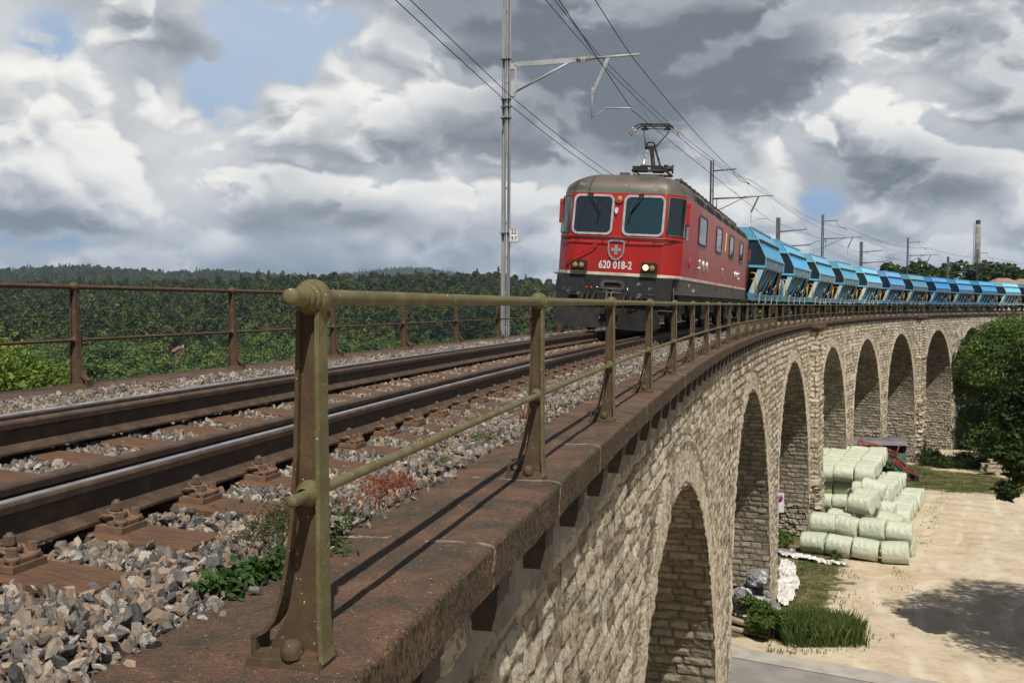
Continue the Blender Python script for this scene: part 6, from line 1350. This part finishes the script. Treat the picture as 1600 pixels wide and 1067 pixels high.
# plants on the near coping: ivy, red stonecrop, tufts
def onbed(a, o_): return PN(a, o_, bedz(o_) + 0)
ra = np.random.RandomState(9); n = 520; a = .35 + np.abs(ra.normal(0, .5, n)) * 1.0; a = np.where(a > 1.7, ra.uniform(.3, 1.5, n), a); o_ = .46 + ra.normal(0, .05, n) + .05 * np.sin(a * 5); z_ = HP + .015 + ra.uniform(0, .045, n) * (o_ > .40)
V_, F_ = leaves(PN(a, o_, z_), .042, ra, up=1.2, shape='leaf'); iv = thing('ivy', 'dark green ivy creeping along the coping edge left of the first railing post', 'ivy'); npmesh('foliage', V_, F_, M['ivy'], iv)
mb = MB(); pth = [P(q, .47 + .03 * math.sin(q * 7), HP + .012) for q in np.arange(.2, 1.8, .1)]; mb.tube(pth, .004, 5); mb.build('stems', M['bark'], iv)
def stonecrop(label, a0, o0, ra_, ro, n, h, seed, m_='sedum'):
    r = np.random.RandomState(seed); a = a0 + r.normal(0, ra_, n); o_ = o0 + r.normal(0, ro, n); hh = h * r.uniform(.3, 1, n) * np.exp(-((a - a0) / (2.0 * ra_)) ** 2); b0 = PN(a, o_, bedz(np.maximum(o_, .45)) - .01)
    t_ = thing('stonecrop', label, 'plant'); stems = MB(); V1 = []; pos = []
    lean = r.normal(0, .35, (n, 2))
    tip = b0 + np.stack([lean[:, 0] * hh, lean[:, 1] * hh, hh], -1)
    for i in range(n):
        if i % 2 == 0: stems.tube([b0[i], tip[i]], [.0016, .0009], 3, cap=False)
    stems.build('stems', M['sedum'], t_); pos = np.concatenate([b0 + (tip - b0) * r.uniform(.35, 1.05, (n, 1)) + r.normal(0, .006, (n, 3)) for _ in range(9)])
    V_, F_ = leaves(pos, .011, r, shape='kite'); npmesh('foliage', V_, F_, M[m_], t_); return t_
stonecrop('dark reddish plant with tiny flowers in the ballast left of the first post', 1.25, .64, .24, .09, 420, .13, 1, 'ivy')
stonecrop('red stemmed stonecrop at the coping edge just right of the first post', 2.15, .56, .22, .06, 360, .10, 2); stonecrop('small red stonecrop at the coping edge before the third post', 5.4, .55, .12, .05, 130, .10, 3)
stonecrop('small green tuft in the ballast between the first two posts', 3.0, .56, .15, .04, 130, .06, 4, 'leaf_mid'); stonecrop('little green tuft behind the second post', 4.2, .60, .12, .05, 90, .05, 5, 'leaf_mid'); stonecrop('green weed on the deck edge below the third wagon', 36.0, .62, .35, .08, 160, .45, 6, 'leaf_mid')

# ---------------------------------------------------------------- forest in the valley and on the hills
def crown_proto(kind, seed):
    r = np.random.RandomState(seed)
    if kind == 'pine':
        n = 720; u = r.rand(n) ** .8; z = 7 + 9 * u; rad_ = 3.0 * np.sqrt(np.clip(1 - ((u - .42) / .62) ** 2, .02, 1)) * (.55 + .45 * r.rand(n)) ; q = r.rand(n) * 6.283; lump_ = 1 + .35 * np.sin(q * 3 + seed) * np.sin(u * 9 + seed); p = np.stack([rad_ * lump_ * np.cos(q), rad_ * lump_ * np.sin(q), z], -1); sz = .78
    elif kind == 'spruce':
        n = 620; u = r.rand(n) ** .75; z = 18.5 - 15 * u; rad_ = (.25 + 2.9 * u) * (.6 + .4 * r.rand(n)) * (1 + .2 * np.sin(z * 3.5)); q = r.rand(n) * 6.283; p = np.stack([rad_ * np.cos(q), rad_ * np.sin(q), z], -1); sz = .72
    else:
        n = 1300; bl = [(r.uniform(-2.2, 2.2), r.uniform(-2.2, 2.2), r.uniform(4, 10), r.uniform(1.6, 2.8), .85) for _ in range(9)]; p, _ = crownpts(r, bl, n, .6); sz = .62
    d = p - np.array([0, 0, p[:, 2].mean() - 2]); d /= np.linalg.norm(d, axis=1)[:, None]; V_, F_ = leaves(p, sz, r, shape='clump', nrm=d * 1.5); fm1 = np.zeros(len(F_), int)
    h_ = 14 if kind != 'd' else 3.5; tv = np.array([(.22 * math.cos(i * 1.571), .22 * math.sin(i * 1.571), z) for z in (-1, h_) for i in range(4)]); tf = np.array([[i, (i + 1) % 4, 4 + (i + 1) % 4, 4 + i] for i in range(4)])
    return np.concatenate([V_, tv]), np.concatenate([F_, tf + len(V_)]), np.concatenate([fm1, np.ones(4, int)])
M['forest'] = instmat('forest_foliage', [(0, (.018, .036, .010)), (.3, (.044, .068, .017)), (.6, (.084, .110, .025)), (.85, (.125, .150, .034)), (1, (.165, .18, .045))], .85, .3, tr=.2)
M['decid'] = instmat('valley_foliage', [(0, (.030, .060, .013)), (.35, (.062, .105, .022)), (.7, (.12, .175, .034)), (1, (.18, .225, .05))], .8, .3, tr=.2)
M['ptrunk'] = mat('pine_trunk', (.20, .12, .08), .9, c2=(.28, .24, .20), scale=.5)
rf = np.random.RandomState(21)
def scat(n, az0, az1, r0, r1, pw_=1.0):
    az = rf.uniform(az0, az1, n); r = (r0 ** 2 + (r1 ** 2 - r0 ** 2) * rf.rand(n) ** pw_) ** .5; return r * np.sin(az), r * np.cos(az), r, az
def forest(name, label, n, az0, az1, r0, r1, kinds_, mats_, s0, s1, protos, minz=None, gap=None):
    x, y, r, az = scat(n, az0, az1, r0, r1); z = tz(x, y); k = np.ones(n, bool)
    if gap is not None: k &= ~gap(x, y, r, az)
    x, y, z = x[k], y[k], z[k]; n = len(x); s_ = rf.uniform(s0, s1, n); kd = rf.choice(kinds_, n)
    rot = np.stack([rf.normal(0, .03, n), rf.normal(0, .03, n), rf.uniform(0, 6.28, n)], -1)
    tag(scatter(name, protos, np.stack([x, y, z - .3], -1), kd, rot, np.stack([s_, s_, s_ * rf.uniform(.8, 1.2, n)], -1), mats_), label, 'forest', kind='stuff')
pr_c = [crown_proto('pine', i) for i in range(4)] + [crown_proto('spruce', i + 9) for i in range(2)]; pr_d = [crown_proto('d', i + 20) for i in range(4)]
fm2 = [M['forest'], M['ptrunk'], M['decid']]; pr_c = pr_c + [(v_, f_, np.where(m2 == 0, 2, 1)) for v_, f_, m2 in pr_d]
forest('forest', 'dark pine forest covering the slope across the valley', 11500, -.66, .30, 470, 930, [0, 1, 2, 3, 0, 1, 2, 3, 4, 6, 7, 8], fm2, .55, 1.28, pr_c)
forest('ridge_forest', 'spruce tops standing out on the skyline of the near ridge', 420, -.15, .12, 740, 830, [4, 5, 0, 1, 0], fm2, .7, 1.05, pr_c)
gapf = lambda x, y, r, az: (az > azpx(262)) & (az < azpx(296)) & (r < 500) & (r > 375)
forest('valley_woods', 'lighter green broadleaved trees on the valley floor', 4200, -.66, .30, 165, 560, [0, 1, 2, 3], [M['decid'], M['ptrunk']], .62, 1.15, pr_d, gap=gapf)
forest('hill_forest', 'forest on the long far hills under the clouds', 15000, -.60, .02, 1500, 2750, [0, 1, 2, 3, 4, 6, 7, 8], fm2, .9, 1.8, pr_c)
forest('far_hill_forest', 'forest on the bluish hill beyond', 5000, -.30, .06, 3600, 4750, [0, 1, 4, 5], fm2, 1.6, 2.4, pr_c)
# houses in the valley
M['wallw'] = mat('white_plaster', (.50, .46, .40), .8); M['wallb'] = mat('brown_boards', (.16, .08, .05), .8); M['tile'] = mat('tiled_roof', (.28, .11, .065), .85, c2=(.2, .09, .06), scale=1.2); M['slate'] = mat('slate_roof', (.10, .105, .12), .7); M['win'] = mat('window_pane', (.03, .035, .04), .15)
def house(label, x, y, w_, d_, h_, rh, rz, roof, wall):
    zb = gz1(x, y); t_ = thing('house', label, 'house', None, (x, y, zb), rz)
    mb = MB(); mb.box((0, 0, h_ / 2), (w_, d_, h_)); mb.prism([(-w_ / 2, h_), (w_ / 2, h_), (0, h_ + rh)], (0, -d_ / 2, 0), (1, 0, 0), (0, 0, 1), (0, d_, 0)); mb.build('wall', M[wall], t_)
    mb = MB()
    for s in (-1, 1): mb.prism([(0, 0), (s * (w_ / 2 + .6), -rh * (w_ / 2 + .6) / (w_ / 2)), (s * (w_ / 2 + .6), -rh * (w_ / 2 + .6) / (w_ / 2) + .25), (0, .3)], (0, -d_ / 2 - .6, h_ + rh), (1, 0, 0), (0, 0, 1), (0, d_ + 1.2, 0))
    r_ = mb.build('roof', M[roof], t_); mb = MB(); mb.box((w_ * .2, 0, h_ + rh), (.7, .7, 1.4)); mb.build('chimney', M['wallw'], r_)
    for zz_ in (1.5, 4.2):
        if zz_ < h_ - .6 or zz_ < 3:
            for xx in (-.28, .28):
                mb = MB(); mb.box((xx * w_, -d_ / 2 - .02, zz_), (1.1, .06, 1.2)); mb.build('window', M['win'], t_)
def Tp(px, r): az = azpx(px); return r * math.sin(az), r * math.cos(az)
x, y = Tp(281, 468); house('chalet with red tiled gable and white lower storey among the valley trees', x, y, 6, 8, 5.6, 2.0, .5, 'tile', 'wallb'); x, y = Tp(266, 482); house('house with dark slate roof left of the red gabled chalet', x, y, 9, 8, 7.5, 2.4, .2, 'slate', 'wallw'); x, y = Tp(240, 480); house('long low white house at the left in the valley', x, y, 12, 7, 5.5, 1.6, .1, 'wallw', 'wallw')
# chimney and thatched looking roofs beyond the train
Yc = 240.0; Xc = (1524.5 - 800) / 1495.5 * Yc; zt_ = (475 - 342) / 1495.5 * Yc; zb = gz1(Xc, Yc); H = zt_ - zb
ch = thing('factory_chimney', 'tall tapered grey concrete chimney with black top beyond the train', 'chimney', None, (Xc, Yc, zb)); M['cc'] = mat('chimney_concrete', (.15, .145, .14), .85, c2=(.25, .24, .225), scale=.5, stretch=(1, 1, 2.5))
mb = MB(); mb.cyl((0, 0, 0), (0, 0, H - .9), .84, .60, 24); mb.build('shaft', M['cc'], ch); mb = MB(); mb.cyl((0, 0, H - 1.1), (0, 0, H - .15), .56, .52, 24); mb.lathe([(0, .58), (.1, .64), (.35, .3), (.4, .01)], (0, 0, H - .2), (0, 0, 1), 24); mb.build('black_cap', M['black'], ch)
mb = MB(); mb.tube([(-1.1, -.3, 1), (-1.05, -.3, H - .5)], .05, 5); mb.tube([(-1.35, -.5, 1), (-1.3, -.5, H - .5)], .05, 5)
for i in range(int(H)): mb.tube([(-1.08, -.3, i + .8), (-1.32, -.5, i + .8)], .03, 4)
mb.build('ladder', M['dgalv'], ch)
M['thatch'] = mat('brown_roof', (.30, .20, .12), .9, c2=(.22, .15, .10), scale=1)
for i, (px, yt, w_) in enumerate(((1565, 431, 5), (1598, 432, 5.5))):
    Y = 165.0; X = (px - 800) / 1495.5 * Y; zt_ = (475 - yt) / 1495.5 * Y; zb = gz1(X, Y); t_ = thing('barn', ['barn with brown hipped roof peeping over the eleventh wagon', 'barn with brown hipped roof at the right edge over the last wagon'][i], 'barn', None, (X, Y, zb)); H = zt_ - zb
    mb = MB(); mb.box((0, 0, (H - 1.3) / 2), (w_, w_, H - 1.3)); mb.build('wall', M['wallw'], t_); mb = MB(); a_ = w_ / 2 + .5
    mb.add([(-a_, -a_, H - 1.3), (a_, -a_, H - 1.3), (a_, a_, H - 1.3), (-a_, a_, H - 1.3), (-.9, 0, H), (.9, 0, H)], [(0, 1, 5, 4), (1, 2, 5), (2, 3, 4, 5), (3, 0, 4), (3, 2, 1, 0)]); mb.build('roof', M['thatch'], t_)

# ---------------------------------------------------------------- air
mb = MB(); mb.box((-200, 2900, 75), (8400, 8400, 480)); hz = mb.build('haze', bpy.data.materials.new('haze_air')); tag(hz, kind='stuff', label='thin bluish air over the valley and hills')
m_ = bpy.data.materials['haze_air']; m_.use_nodes = True; t = NT(m_.node_tree); t.n.clear()
pv = t.node('ShaderNodeVolumePrincipled', {'Color': (.62, .78, 1.0), 'Density': HAZE}); t.node('ShaderNodeOutputMaterial', {1: pv.outputs[0]})
hz.display_type = 'WIRE'
